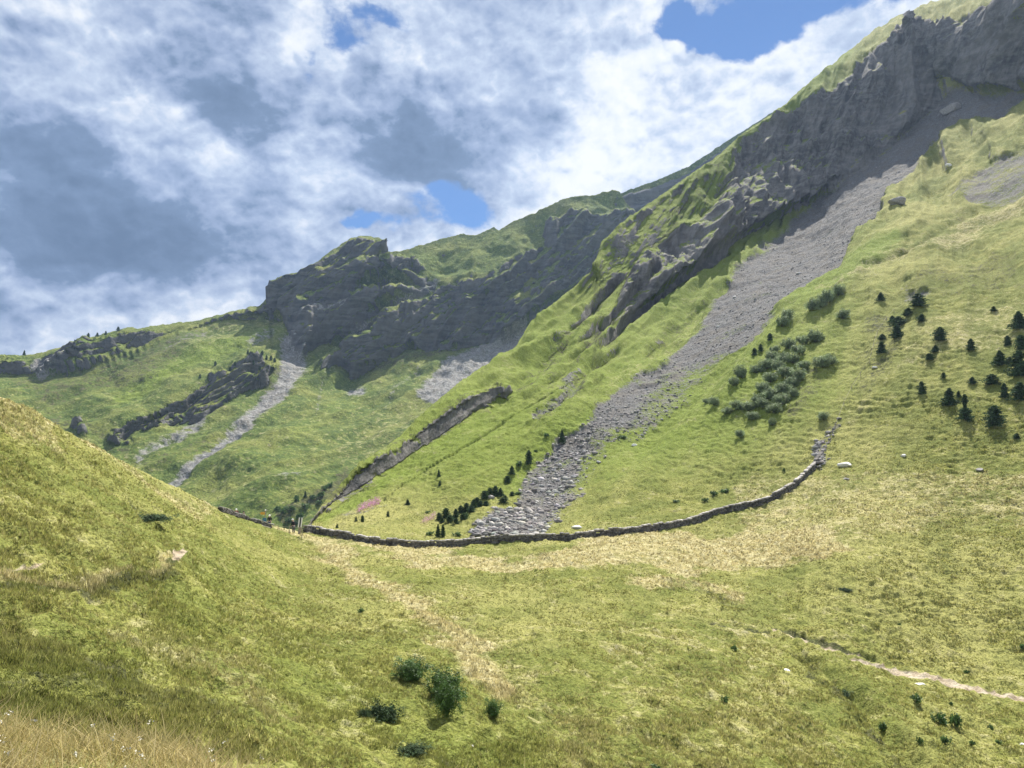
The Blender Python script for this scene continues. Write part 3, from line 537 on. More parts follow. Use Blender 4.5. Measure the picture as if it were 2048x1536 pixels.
# ---- dry stone wall
def wall(name, pts, label, hgt=.92, flat_top=True, seed=3, fade=0, thick=.55):
    pu = np.array([p[0] for p in pts], float); pv = np.array([p[1] for p in pts], float)
    k = np.linspace(0, len(pts)-1, 600); Q = NS.at(np.interp(k, range(len(pts)), pu), np.interp(k, range(len(pts)), pv))
    Q[:, 2] = np.convolve(np.pad(Q[:, 2], 12, mode='edge'), np.ones(25)/25, 'valid')
    s = np.r_[0, np.cumsum(np.linalg.norm(np.diff(Q[:, :2], axis=0), axis=1))]; r = np.random.default_rng(seed)
    Vs, Fs, Ts, c = [], [], [], 0; Ltot = s[-1]; nc = 6
    cube = np.array([(x, y, z) for x in (-.5, .5) for y in (-.5, .5) for z in (-.5, .5)]); qf = np.array([(0,1,3,2),(4,6,7,5),(0,4,5,1),(2,3,7,6),(0,2,6,4),(1,5,7,3)])
    for j in range(nc):
        x = r.uniform(-.3, 0)
        while x < Ltot:
            L = r.uniform(.22, .62) if j < nc-1 else r.uniform(.35, .8); hh = hgt/nc*(1.02 if j < nc-1 else 1.25); m = x+L/2
            top = 1. if not fade else np.clip((Ltot-m)/fade, .15, 1)
            wob = 1+.09*math.sin(m*.9)+.06*math.sin(m*2.7+1)
            if r.random() > (.985 if j < nc-2 else .9) or j/nc > top: x += L; continue
            p = np.array([np.interp(m, s, Q[:, i]) for i in range(3)]); p2 = np.array([np.interp(m+.3, s, Q[:, i]) for i in range(3)]); t = p2-p; sl = t[2]/(np.hypot(t[0], t[1])+1e-6); t[2] = 0; t /= np.linalg.norm(t)+1e-9; nn = np.array([-t[1], t[0], 0])
            b = cube*np.array([L*.95, thick*(1.1-.07*j)*r.uniform(.85, 1.12), hh*.94*r.uniform(.85, 1.1)])*(1+r.normal(0, .09, (8, 3)))
            if j == nc-1: b[:, 1] *= 1.15
            zc = -.12+(hgt/nc*(j+.5)+(.02 if j == nc-1 else 0))*wob
            w = p+b[:, :1]*t+b[:, 1:2]*nn+np.array([0, 0, 1])*(b[:, 2:]+b[:, :1]*np.clip(sl, -1, 1)+zc)
            Vs.append(w); Fs.append(qf+c); c += 8; g = r.uniform(.5, 1.35)*(1.3 if j == nc-1 else .55); Ts.append(np.tile(np.array([g, g*.97, g*.93]), (8, 1))); x += L  # backlighting put into the tint: bright cap course, dark shaded face below
    core_h = .8*hgt
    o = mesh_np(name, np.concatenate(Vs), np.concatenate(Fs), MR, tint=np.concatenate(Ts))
    return tag(o, label, 'stone wall'), Q
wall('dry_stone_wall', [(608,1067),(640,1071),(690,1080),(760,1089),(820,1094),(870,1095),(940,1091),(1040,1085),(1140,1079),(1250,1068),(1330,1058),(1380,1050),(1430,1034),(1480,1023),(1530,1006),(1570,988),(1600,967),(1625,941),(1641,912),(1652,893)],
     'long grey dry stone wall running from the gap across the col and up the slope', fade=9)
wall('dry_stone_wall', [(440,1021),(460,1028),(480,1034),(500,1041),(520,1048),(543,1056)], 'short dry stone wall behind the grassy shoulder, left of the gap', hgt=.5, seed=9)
rub = []
k = rng.random(110); pu = np.interp(k, [0, .4, .7, 1], [1641, 1650, 1659, 1670])+rng.normal(0, 2, 110); pv = np.interp(k, [0, .4, .7, 1], [915, 897, 880, 852])+rng.normal(0, 3, 110)
V, Fc = rock_arrays(NS.at(pu, pv)+np.array([0, 0, .05]), .10+.24*rng.random(110)**2, .6, 8)
tag(mesh_np('wall_rubble', V, Fc, MR, tint=rock_tint(110, 12, .6, 1.4, 4)), 'collapsed grey rubble where the stone wall ends on the slope', 'rubble', kind='stuff')

# ------------------------------------------------------------------ plants
MSP = simple('spruce_needles', (.062, .105, .045), .8, .35, 2., .2, .18, tint=True); MBK = simple('bark', (.12, .09, .065), .9, .3, 8., .2)
MLF = simple('willow_leaf', (.24, .30, .16), .6, .3, 2., .3, .3, tint=True); MAL = simple('alder_leaf', (.075, .14, .035), .55, .3, 2., .35, .3, tint=True); MJU = simple('juniper_needles', (.045, .075, .03), .8, .3, 3., .2, .15, tint=True)
def tube(pts, r0, r1, sides=6):
    pts = np.asarray(pts, float); n = len(pts); V = []; 
    for i, p in enumerate(pts):
        t = pts[min(i+1, n-1)]-pts[max(i-1, 0)]; t /= np.linalg.norm(t)+1e-9; a = np.cross(t, [0, 1, .3]); a /= np.linalg.norm(a)+1e-9; b = np.cross(t, a); r = r0+(r1-r0)*i/(n-1)
        for k in range(sides): w = 2*math.pi*k/sides; V.append(p+(a*math.cos(w)+b*math.sin(w))*r)
    Fc = [(i*sides+k, i*sides+(k+1) % sides, (i+1)*sides+(k+1) % sides, (i+1)*sides+k) for i in range(n-1) for k in range(sides)]
    return np.array(V), np.array(Fc)
def join(parts):
    Vs, Fs, c = [], [], 0
    for V, Fc in parts: Vs.append(V); Fs.append(Fc+c); c += len(V)
    return np.concatenate(Vs), np.concatenate(Fs)
def leafcloud(C, size, r, droop=0., elong=1.8):
    n = len(C); a = r.normal(0, 1, (n, 3)); a /= np.linalg.norm(a, axis=1, keepdims=True); a[:, 2] -= droop; a /= np.linalg.norm(a, axis=1, keepdims=True)
    b = np.cross(a, r.normal(0, 1, (n, 3))); b /= np.linalg.norm(b, axis=1, keepdims=True); s = (size*r.uniform(.6, 1.3, n))[:, None]
    V = np.stack([C-a*s*elong*.5, C+b*s*.5, C+a*s*elong*.5, C-b*s*.5], 1); return V.reshape(-1, 3), np.arange(4*n).reshape(n, 4)
def proto(name, trunk, crown, tint, tm, cm, crown_name='crown', trunk_name='trunk'):
    e = bpy.data.objects.new(name, None)
    t = mesh_np(trunk_name, *trunk, tm); c = mesh_np(crown_name, *crown, cm, tint=tint)
    for o in (t, c): COL.objects.unlink(o)
    return (t.data, c.data, trunk_name, crown_name)
def make_spruce(seed, bare=0., rnd=0.):
    r = np.random.default_rng(seed); C = []; D_ = []
    tr = tube([(0, 0, -.1), (.01, 0, .4), (0, .01, .75), (0, 0, 1.0)], .03, .004)
    for k in range(26):
        z = .04+.93*(k/25)**.9; rad = (.40*((1-z)**.8*(1-rnd)+rnd*math.sqrt(max(0, 1-(2*z-.75)**2/1.6)))+.012)*r.uniform(.6, 1.2)
        if bare and .45 < z < .7: rad *= .25
        nb = int(6+6*(1-z))
        for b in range(nb):
            az = r.uniform(0, 6.28); L = rad*r.uniform(.55, 1.25)
            for s in np.linspace(.12, 1, 8):
                for _ in range(2): C.append((math.cos(az)*L*s+r.normal(0, .012), math.sin(az)*L*s+r.normal(0, .012), z-.10*s*L/.3+.05*s*s+r.normal(0, .012)))
    C = np.array(C); V, Fc = leafcloud(C, .045, r, .25, 2.2); g = np.repeat(r.uniform(.6, 1.5, (len(C), 1))*np.array([1, 1, 1]), 4, 0)
    return proto('spruce', tr, (V, Fc), g, MBK, MSP)
def make_shrub(seed, mat, upright=1., n=1600, ls=.055, lobes=9, flat=.8):
    r = np.random.default_rng(seed); st = []; C = []; G = []
    for k in range(lobes):
        az = r.uniform(0, 6.28); rr = r.uniform(.05, .38)*(1 if k else .1); h = r.uniform(.55, 1.)*flat; c = np.array([math.cos(az)*rr, math.sin(az)*rr, h*.62])
        st.append(tube([(0, 0, -.08), c*np.array([.4, .4, .6]), c*np.array([.85, .85, 1.25])], .018, .005, 5))
        m = n//lobes; nsub = 7; ce = c+r.normal(0, 1, (nsub, 3))*np.array([.13, .13, .2*flat]); w = r.integers(0, nsub, m)
        q = ce[w]+r.normal(0, 1, (m, 3))*np.array([.055, .055, .08]); q[:, 2] = np.abs(q[:, 2])+.01; C.append(q); G.append((r.uniform(.7, 1.3, nsub)[w])*r.uniform(.75, 1.3, m))
    if upright > 1:
        for k in range(60):
            az = r.uniform(0, 6.28); rr = .42*math.sqrt(r.random()); h = flat*r.uniform(.7, 1.12)*(1-.5*(rr/.45)**2); m = 22; t = r.random(m)
            q = np.stack([math.cos(az)*rr*(.7+.4*t), math.sin(az)*rr*(.7+.4*t), h*(.25+.85*t)], -1)+r.normal(0, .014, (m, 3)); C.append(q); G.append(r.uniform(.8, 1.4, m))
    C = np.concatenate(C); G = np.concatenate(G); V, Fc = leafcloud(C, ls, r, -.2 if upright > 1 else 0, 2.0)
    return proto('shrub', join(st), (V, Fc), np.repeat(G[:, None]*np.ones(3), 4, 0), MBK, mat, 'foliage', 'stems')
SPR = [make_spruce(1), make_spruce(2, 0, .55), make_spruce(3, 0, .2), make_spruce(4, 0, .8)]+[make_spruce(9, 1.)]
WIL = [make_shrub(s, MLF, 2., 2400, .042) for s in (11, 12, 13, 14)]
ALD = [make_shrub(s, MAL, 2., 5200, .030, 14, 1.) for s in (21, 22, 23)]
JUN = [make_shrub(s, MJU, 1., 4200, .035, 16, .5) for s in (31, 32)]
SML = [make_shrub(s, MAL, 1., 500, .09, 6, .8) for s in (41, 42, 43)]
def plant(kind, pr, u, v, w_px, h_px, label, cat, group=None, surf=None, sink=.0):
    surf = surf or NS; p = surf.at(u, v)[0]; D = surf.at(u, v, surf.D[..., None])[0, 0]
    e = bpy.data.objects.new(kind, None); COL.objects.link(e); e.location = Vector(p)-Vector((0, 0, sink)); e.empty_display_size = .3
    w = w_px/F*D; h = h_px/F*D; wn = .8 if kind == 'spruce_tree' else .95
    for me, nm in ((pr[0], pr[2]), (pr[1], pr[3])):
        o = bpy.data.objects.new(nm, me); COL.objects.link(o); o.parent = e
    e.scale = (w/wn, w/wn, h/(1.0 if kind == 'spruce_tree' else .95)); e.rotation_euler = (0, 0, (u*1.7+v) % 6.28)
    return tag(e, label, cat, group)
g = 'small spruces scattered over the right slope'
for i, (u, v, w, h, lb) in enumerate([
 (1767,618,20,17,'small dark spruce, highest of the scattered trees, left of the pale rock patch'),(1841,634,36,26,'wide dark low spruce with a thin bare top below the pale rock patch'),
 (1820,646,26,16,'low rounded spruce touching the lower left of the wide low spruce'),(1800,661,30,20,'rounded dark spruce in the middle of the chain above the fence line'),(1787,652,18,13,'small spruce at the upper left of the chain above the fence line'),
 (1847,657,20,15,'small lone spruce just right of the chain above the fence line'),(1798,686,27,30,'dense dark spruce at the lower right of the chain above the fence line'),(1767,686,17,12,'small round spruce left of the dense dark spruce'),
 (1767,714,24,24,'lowest spruce of the chain, right beside the fence line'),(1884,694,30,28,'wide bushy spruce with an open pointed top in the middle of the right slope'),(1873,712,20,15,'small dark spruce just below the wide bushy one'),
 (1861,725,20,14,'low dark spruce left below the wide bushy one'),(1943,704,22,24,'neat cone shaped spruce alone between the bushy spruce and the right edge cluster'),(2015,690,17,21,'slim greyish spruce left of the right edge cluster top'),
 (2040,670,36,36,'big dark spruce at the right edge, uppermost of the cluster'),(2043,702,24,30,'pointed dark spruce at the right edge, below the uppermost one'),(2000,728,32,30,'broad dark spruce with pale tips left of the tallest spruce'),
 (2019,722,16,13,'small spruce between the broad dark one and the tallest one'),(2039,752,44,52,'tallest and darkest spruce in the cluster at the right edge'),(1984,768,30,22,'spreading dark scrubby spruce left of the cluster at the right edge'),
 (1945,768,20,14,'low scrubby spruce between the neat cone and the bare topped spruce'),(1845,790,20,26,'slender small spruce alone left of the broad cone'),(1898,808,34,36,'broad regular cone spruce, largest left of the bare stemmed spruce'),
 (1990,850,38,42,'wide skirted spruce with a thin top, lowest and rightmost near the meadow'),(2009,793,22,30,'narrow dark spruce beside the lowest spruce of the right edge'),(2040,800,36,38,'big dark spruce at the right edge, lowest of the cluster'),
 (1988,630,14,10,'tiny shrub like spruce high near the right edge'),(1888,758,10,12,'tiny dark spruce in open grass above the broad cone'),(1918,796,12,12,'tiny spruce just right of the broad cone'),(2033,875,16,11,'tiny low spruce at the right edge below the cluster')]):
    plant('spruce_tree', SPR[i % 4], u, v, w*1.08, h*.92, lb, 'spruce tree', g)
plant('spruce_tree', SPR[4], 1931, 841, 36, 50, 'odd spruce with a bare stem above a wide dark skirt, below the broad cone', 'spruce tree', g)
g = 'willow shrubs of the thicket'
for i, (u, v, w, h) in enumerate([(1582,708,34,22),(1603,720,30,20),(1546,730,32,20),(1568,732,34,22),(1588,736,34,22),(1611,748,30,18),(1537,744,34,20),(1517,752,30,18),(1560,750,36,22),(1576,760,36,22),(1543,770,36,20),(1601,768,34,22),
   (1582,780,36,24),(1566,790,34,22),(1527,788,34,20),(1541,803,36,22),(1517,811,34,20),(1566,812,40,24),(1498,823,34,18),(1478,826,32,18),(1527,820,36,20),(1548,828,38,20),(1507,841,32,16),(1457,833,28,14),(1590,800,26,18),(1552,715,22,14)]):
    plant('willow_shrub', WIL[i % 4], u, v+2, w*.92, h*1.05, 'grey green willow shrub in the dense thicket on the slope above the wall', 'shrub', g)
for i, (u, v, w, h, lb) in enumerate([(1570,672,24,20,'dark elongated shrub above the thicket, its lower left half'),(1582,662,24,20,'dark elongated shrub above the thicket, its upper right half'),(1634,644,26,22,'lowest shrub of the grey row below the bright yellow grass streak'),
   (1650,634,24,24,'second shrub from the bottom of the grey row below the bright grass streak'),(1667,624,26,24,'third shrub from the bottom of the grey row below the bright grass streak'),(1686,613,24,20,'top shrub of the grey row below the bright grass streak'),
   (1692,652,26,18,'dull green shrub right of the grey shrub row'),(1634,694,40,22,'grey shrub right of the top of the thicket'),(1611,700,24,15,'low shrub between the thicket top and the grey shrub beside it'),(1648,744,34,20,'spiky grey shrub right of the middle of the thicket'),(1664,735,26,18,'upper right neighbour of the spiky grey shrub beside the thicket'),
   (1488,768,26,24,'greyish shrub standing alone left of the thicket'),(1474,786,22,16,'small shrub below the greyish one left of the thicket'),(1433,824,22,15,'leftmost low shrub below the thicket'),(1415,812,14,8,'tiny shrub left of the leftmost low shrub'),
   (1546,852,18,14,'small dark shrub below the lower edge of the thicket'),(1482,876,20,14,'lone dark shrub in open grass below the thicket'),(1648,843,24,14,'flat dull shrub close to the top of the stone wall')]):
    plant('willow_shrub', WIL[(i+1) % 4], u, v+2, w, h*1.2, lb, 'shrub', 'single shrubs around the thicket')
for u, v, w, h, lb in [(1515,728,14,14,'tiny dark spruce at the left corner of the thicket, lower of two'),(1527,719,14,14,'tiny dark spruce at the left corner of the thicket, upper of two'),(1546,700,14,14,'tiny dark spruce above the left corner of the thicket')]:
    plant('spruce_tree', SPR[1], u, v, w, h, lb, 'spruce tree', 'tiny spruces beside the thicket')
for i, (u, v, w, h) in enumerate([(991,990,18,28),(980,990,15,22),(1001,992,16,22),(969,996,17,22),(1006,1010,20,16),(954,1010,17,20),(961,1014,16,18),(933,1024,16,24),(922,1027,15,20),(943,1026,16,20),(911,1036,18,26),(892,1036,17,26),(878,1040,14,20),
   (900,1044,17,18),(912,1048,16,18),(972,1012,14,14),(948,1018,14,22),(1015,962,14,18),(1023,953,14,22),(1010,1000,12,12),(1024,994,12,12),(926,1040,14,16),(884,1044,12,14)]):
    plant('spruce_tree', SPR[(1, 3, 0, 3)[i % 4]], u, v, w*1.2, h*.72, 'young spruce in the dense row along the left edge of the scree foot', 'spruce tree', 'young spruces along the scree foot')
for i, (u, v, w, h, lb) in enumerate([(1124,887,15,24,'highest spruce at the left edge of the scree, alone'),(1057,935,17,24,'dark spruce at the left edge of the scree, second from the top'),(876,1076,12,22,'spruce close behind the wall, left one of a pair'),(886,1076,10,22,'spruce close behind the wall, right one of a pair'),
   (881,964,8,14,'upper of two small spruces on the open slope left of the scree'),(882,980,8,9,'lower of two small spruces on the open slope left of the scree'),(815,1014,12,10,'dark little spruce on the open slope right of the pink flowers'),(725,1046,9,12,'small spruce below the pink flowers, right one'),(712,1043,7,9,'small spruce below the pink flowers, left one'),
   (776,1035,8,10,'small spruce on the slope between the two pink flower patches'),(674,1058,7,8,'tiny spruce just behind the left part of the long wall')]):
    plant('spruce_tree', SPR[i % 4], u, v, w*1.1, h*1.1, lb, 'spruce tree', 'small spruces left of the scree')
for i, (u, v, w, h, lb) in enumerate([(1036,940,18,14,'round dark shrub between two spruces at the left edge of the scree'),(1094,892,13,11,'dark shrub above the round one, left of the scree'),(1036,991,14,9,'low shrub on the grassy island of the lower scree'),(930,1038,18,16,'light green round shrub among the young spruces'),
   (860,1072,16,9,'low shrub close behind the wall left of the spruce pair'),(915,1074,18,9,'low shrub close behind the wall right of the spruce pair'),(1072,915,9,7,'tiny shrub beside the left edge of the scree, below the highest spruce'),(855,1030,10,5,'flat shrub left of the young spruces'),(1450,985,20,11,'small shrub patch above the wall, right half'),(1430,990,18,12,'small shrub patch above the wall, left half'),(1410,1003,14,9,'small shrub close to the wall below the shrub patch'),(1352,1005,14,7,'low brown shrub above the bend of the wall'),
   (1568,946,7,11,'thin dark shrub left of the upper part of the wall'),(1245,878,18,8,'dark low shrub left of the small bright white rock')]):
    plant('shrub', SML[i % 3], u, v, w, h, lb, 'shrub', 'low shrubs around the scree and wall')
# foreground bushes
plant('alder_bush', ALD[0], 824, 1368, 66, 42, 'dark green leafy bush, uppermost of the foreground bushes', 'bush')
plant('alder_bush', ALD[1], 886, 1402, 68, 56, 'largest upright green bush in the foreground, upper one of a touching pair', 'bush')
plant('alder_bush', ALD[2], 892, 1440, 50, 56, 'dark bush touching the lower side of the largest foreground bush', 'bush')
plant('alder_bush', ALD[0], 986, 1438, 32, 34, 'small green bush alone to the right of the foreground bush pair', 'bush')
plant('juniper_bush', JUN[0], 764, 1430, 74, 56, 'sprawling open juniper bush, leftmost of the large foreground bushes', 'bush')
plant('juniper_bush', JUN[1], 728, 1432, 22, 22, 'small juniper at the left foot of the sprawling juniper', 'bush')
plant('juniper_bush', JUN[1], 826, 1505, 60, 24, 'low dark patchy juniper below the foreground bushes near the bottom edge', 'bush')
plant('juniper_bush', JUN[0], 1682, 1370, 44, 20, 'low dark juniper patch in the gully left of the lower right bushes', 'bush')
plant('juniper_bush', JUN[0], 1690, 1186, 26, 10, 'flat dark juniper patch in the middle of the right meadow', 'bush')
plant('juniper_bush', JUN[1], 300, 1045, 80, 22, 'flat green juniper mat on the upper part of the left shoulder', 'bush')
for i, (u, v, w, h, lb) in enumerate([(1771,1434,20,20,'round bush, leftmost of the lower right bushes'),(1831,1412,24,16,'pale leaning bush above the lower right bush pair'),(1881,1446,28,24,'left one of the touching bush pair at the lower right'),(1908,1453,30,32,'right and taller one of the touching bush pair at the lower right'),
   (1840,1486,13,17,'small narrow bush below left of the lower right bush pair'),(1889,1492,20,20,'small dark bush directly below the lower right bush pair'),(1943,1489,14,12,'tiny bush, second from the right in the lowest row of the lower right'),(1982,1457,12,12,'tiny bush to the right of the lower right bush pair'),
   (1996,1486,12,12,'tiny bush at the right end of the lowest row'),(1902,1412,9,12,'tiny bush above the lower right bush pair'),(1469,1299,15,13,'tiny dark bush in the middle meadow left of the eroded track'),(1449,1414,14,15,'tiny dark bush in the lower middle meadow'),(1933,1343,12,12,'tiny bush just above the eroded track'),
   (2045,1296,12,12,'tiny bush at the right edge above the eroded track'),(723,1224,14,12,'tiny dark bush on the left shoulder near the pale path'),(1306,1536,30,12,'low bush at the bottom edge of the middle meadow'),(1799,1252,8,8,'tiny dark tuft above the start of the eroded track')]):
    plant('bush', SML[i % 3], u, v+1, w, h, lb, 'bush', 'small bushes in the lower meadow')
# bushes at the foot of the gully and trees on the far ridge
for i, (u, v, w, h) in enumerate([(556,1030,16,12),(566,1040,18,12),(584,1034,18,12),(576,1050,20,12),(600,1044,20,14),(611,1028,18,14),(626,1008,18,12),(642,1004,18,12),(650,990,12,12),(636,1018,16,12),(572,1032,14,10),(660,978,12,12),(590,1052,18,10)]):
    plant('shrub', SML[i % 3], u, v, w, h, 'dark shrub in the thicket at the foot of the gully beyond the wall gap', 'shrub', 'gully foot shrubs', MS)
plant('shrub', SML[0], 594, 1016, 15, 18, 'tall rounded dark shrub above the gully foot thicket', 'shrub', None, MS)
plant('spruce_tree', SPR[0], 610, 1008, 8, 12, 'small pointed spruce right of the tall rounded shrub beyond the wall gap', 'spruce tree', None, MS)
for u, v, w, h, lb in [(49,713,7,11,'tiny pointed tree standing alone on the far left ridge line'),(195,673,8,8,'tiny rounded tree on the far ridge line, second from the left'),(138,693,4,5,'minute tree on the far ridge between two larger ones')]:
    plant('spruce_tree', SPR[2], u, v+1, w, h, lb, 'spruce tree', 'trees on the far ridge line', MS)
for i, (u, v) in enumerate([(150,690),(182,694),(215,680),(240,672),(512,718),(522,722),(533,719),(541,722),(400,757),(517,757),(460,742),(505,735),(470,736),(430,728),(495,728),(548,728)]):
    plant('spruce_tree', SPR[i % 4], u, v, 7, 9, 'minute dark tree on the far mountain', 'spruce tree', 'minute trees on the far mountain', MS)
# pink willowherb
MPK = simple('pink_flower', (.62, .32, .50), .7, .2, 4., .2, .3)
def flowers(name, pts, label, n=900, mat=MPK, s=.10, hmax=.7):
    k = rng.random(n); i = np.arange(len(pts)); u = np.interp(k*(len(pts)-1), i, [p[0] for p in pts])+rng.normal(0, 3, n); v = np.interp(k*(len(pts)-1), i, [p[1] for p in pts])+rng.normal(0, 2.2, n)
    C = NS.at(u, v)+np.stack([u*0, u*0, rng.uniform(.15, hmax, n)], -1); V, Fc = leafcloud(C, s, rng, 0, 1.6)
    tag(mesh_np(name, V, Fc, mat), label, 'flowers', kind='stuff')
flowers('willowherb_patch', [(716,1027),(738,1018),(760,1009)], 'pink flowering willowherb streak on the slope behind the left part of the wall')
flowers('willowherb_patch', [(845,1050),(858,1042),(870,1036)], 'faded pink willowherb streak left of the young spruces', 350, s=.08)
# pale flower heads on the knoll
MFW = simple('white_flower', (.55, .52, .42), .7, .1)
x = rng.uniform(-7, 0, 90); y = rng.uniform(4.5, 6.6, 90); C = np.stack([x, y, knoll_z(x, y)+rng.uniform(.15, .3, 90)], -1)
C = np.repeat(C, 10, 0)+rng.normal(0, .012, (900, 3)); V, Fc = leafcloud(C, .014, rng, 0, 1.2)
tag(mesh_np('dry_flower_heads', V, Fc, MFW), 'small pale flower heads among the dry grass in the near left corner', 'flowers', kind='stuff')

# ------------------------------------------------------------------ people, signs and fence at the wall gap
def box(name, size, loc, mat, parent=None, rot=(0, 0, 0), bev=.01):
    import bmesh
    bm = bmesh.new(); bmesh.ops.create_cube(bm, size=1)
    for vv in bm.verts: vv.co = Vector((vv.co.x*size[0], vv.co.y*size[1], vv.co.z*size[2]))
    if bev: bmesh.ops.bevel(bm, geom=bm.edges[:], offset=bev, segments=1, affect='EDGES')
    me = bpy.data.meshes.new(name); bm.to_mesh(me); bm.free(); me.materials.append(mat); o = bpy.data.objects.new(name, me); COL.objects.link(o)
    o.location = loc; o.rotation_euler = rot; o.parent = parent; return o
def tubeobj(name, pts, r0, r1, mat, parent=None, sides=8): return mesh_np(name, *tube(pts, r0, r1, sides), mat, parent, smooth=True)
def skin(name, verts, edges, radii, mat, parent, lv=2):
    me = bpy.data.meshes.new(name); me.from_pydata(verts, edges, []); o = bpy.data.objects.new(name, me); COL.objects.link(o); o.parent = parent
    m = o.modifiers.new('Skin', 'SKIN'); m.use_smooth_shade = True
    for i, r in enumerate(radii): me.skin_vertices[0].data[i].radius = (r, r) if not isinstance(r, tuple) else r
    me.skin_vertices[0].data[0].use_root = True
    s = o.modifiers.new('Sub', 'SUBSURF'); s.levels = lv; s.render_levels = lv; me.materials.append(mat); return o
MSK = simple('skin', (.55, .36, .27), .6, .05)
def cloth(n, c): return simple(n, c, .9, .15, 10.)
def person(u, v, D, rz, shirt, trousers, cap, label, group=None, bend=.1, hair=(.06, .04, .03), pack=None, foot=None):
    p = ray(u, v)*D; e = bpy.data.objects.new('person', None); COL.objects.link(e); e.location = Vector(p); e.rotation_euler = (0, 0, rz)
    tag(e, label, 'person', group)
    lean = lambda z, x=0., y=0.: (x, y+max(0, z-.95)*bend, z)   # facing +y
    H = {}; 
    vs = [(0, 0, .95), lean(1.12), lean(1.32), lean(1.45), lean(1.53), lean(1.60, 0, .01), lean(1.68, 0, .01)]; rd = [(.15, .11), (.135, .10), (.17, .11), (.09, .075), (.055, .055), (.075, .085), (.07, .08)]
    ed = [(i, i+1) for i in range(6)]
    for s in (-1, 1):
        b = len(vs); vs += [lean(1.41, s*.19), lean(1.13, s*.25, -.02), lean(.93, s*.24, .16), lean(.86, s*.235, .2)]; rd += [.055, .042, .03, .032]; ed += [(3, b), (b, b+1), (b+1, b+2), (b+2, b+3)]
        for f in range(4):
            k = len(vs); vs += [lean(.80, s*(.215+.014*f), .235), lean(.765-.006*(f % 2), s*(.213+.014*f), .235)]; rd += [.009, .008]; ed += [(b+3, k), (k, k+1)]
        k = len(vs); vs += [lean(.83, s*.195, .225), lean(.80, s*.185, .24)]; rd += [.010, .009]; ed += [(b+3, k), (k, k+1)]
        b = len(vs); vs += [(s*.09, 0, .88), (s*.11, .02, .50), (s*.12, -.02, .09), (s*.13, .13, .035)]; rd += [.085, .06, .042, .035]; ed += [(0, b), (b, b+1), (b+1, b+2), (b+2, b+3)]
    # nose
    k = len(vs); vs += [lean(1.62, 0, .105)]; rd += [.014]; ed += [(5, k)]
    skin('body', vs, ed, rd, MSK, e, 1)
    sv = [(0, 0, .93), lean(1.12), lean(1.32), lean(1.44)]; sr = [(.165, .125), (.15, .115), (.185, .125), (.10, .085)]; se = [(0, 1), (1, 2), (2, 3)]
    for s in (-1, 1):
        b = len(sv); sv += [lean(1.41, s*.19), lean(1.13, s*.25, -.02), lean(1.0, s*.245, .09)]; sr += [.07, .056, .048]; se += [(3, b), (b, b+1), (b+1, b+2)]
    skin('jacket', sv, se, sr, shirt, e, 1)
    tv = [(0, 0, .95)]; tr_ = [(.165, .125)]; te = []
    for s in (-1, 1):
        b = len(tv); tv += [(s*.09, 0, .86), (s*.11, .02, .50), (s*.12, -.02, .12)]; tr_ += [.10, .075, .06]; te += [(0, b), (b, b+1), (b+1, b+2)]
    skin('trousers', tv, te, tr_, trousers, e, 1)
    hd = lean(1.66, 0, .0)
    import bmesh
    bm = bmesh.new(); bmesh.ops.create_uvsphere(bm, u_segments=16, v_segments=10, radius=.115)
    for vv in bm.verts:
        if vv.co.z < -.02: vv.co.z = -.02
        vv.co.z *= .95
    if cap is not None:
        r = bmesh.ops.create_cube(bm, size=1)
        for vv in r['verts']: vv.co = Vector((vv.co.x*.16, .13+vv.co.y*.12, -.005+vv.co.z*.016))
    me = bpy.data.meshes.new('cap'); bm.to_mesh(me); bm.free(); me.materials.append(cap or cloth('hair', hair)); 
    for pl in me.polygons: pl.use_smooth = True
    o = bpy.data.objects.new('cap' if cap else 'hair', me); COL.objects.link(o); o.parent = e; o.location = hd; return e
BLK = cloth('black_cloth', (.018, .018, .022)); DRD = cloth('dark_red_cloth', (.16, .03, .025)); WHC = cloth('white_cloth', (.82, .82, .80)); GRY = cloth('grey_cloth', (.09, .09, .10)); BRN = cloth('brown_cloth', (.16, .10, .07)); NVY = cloth('navy_cloth', (.03, .05, .12))
fz = lambda D: 1.7*F/D
person(472, 1018+F*1.72/87, 87, R(200), DRD, GRY, WHC, 'person in a dark red top with a pale cap behind the short wall, leftmost')
person(488, 1023+F*1.72/86, 86, R(120), BLK, GRY, None, 'person in black with dark hair behind the short wall, second from the left')
person(539, 1030+F*1.72/89, 89, R(180), BLK, NVY, WHC, 'person in a black top and white cap beside the blue notice board')
person(587, 1039+F*1.70/88, 88, R(60), BLK, GRY, WHC, 'person in black with a white cap standing in the wall gap', bend=.25)
MW_ = simple('weathered_wood', (.30, .26, .21), .85, .3, 12.); MYE = simple('orange_paint', (.62, .33, .05), .5, .05); MBL = simple('blue_panel', (.02, .12, .24), .4, .1); MWH = simple('white_panel', (.80, .80, .78), .5, .04); MDK = simple('dark_print', (.03, .035, .04), .5, .1)
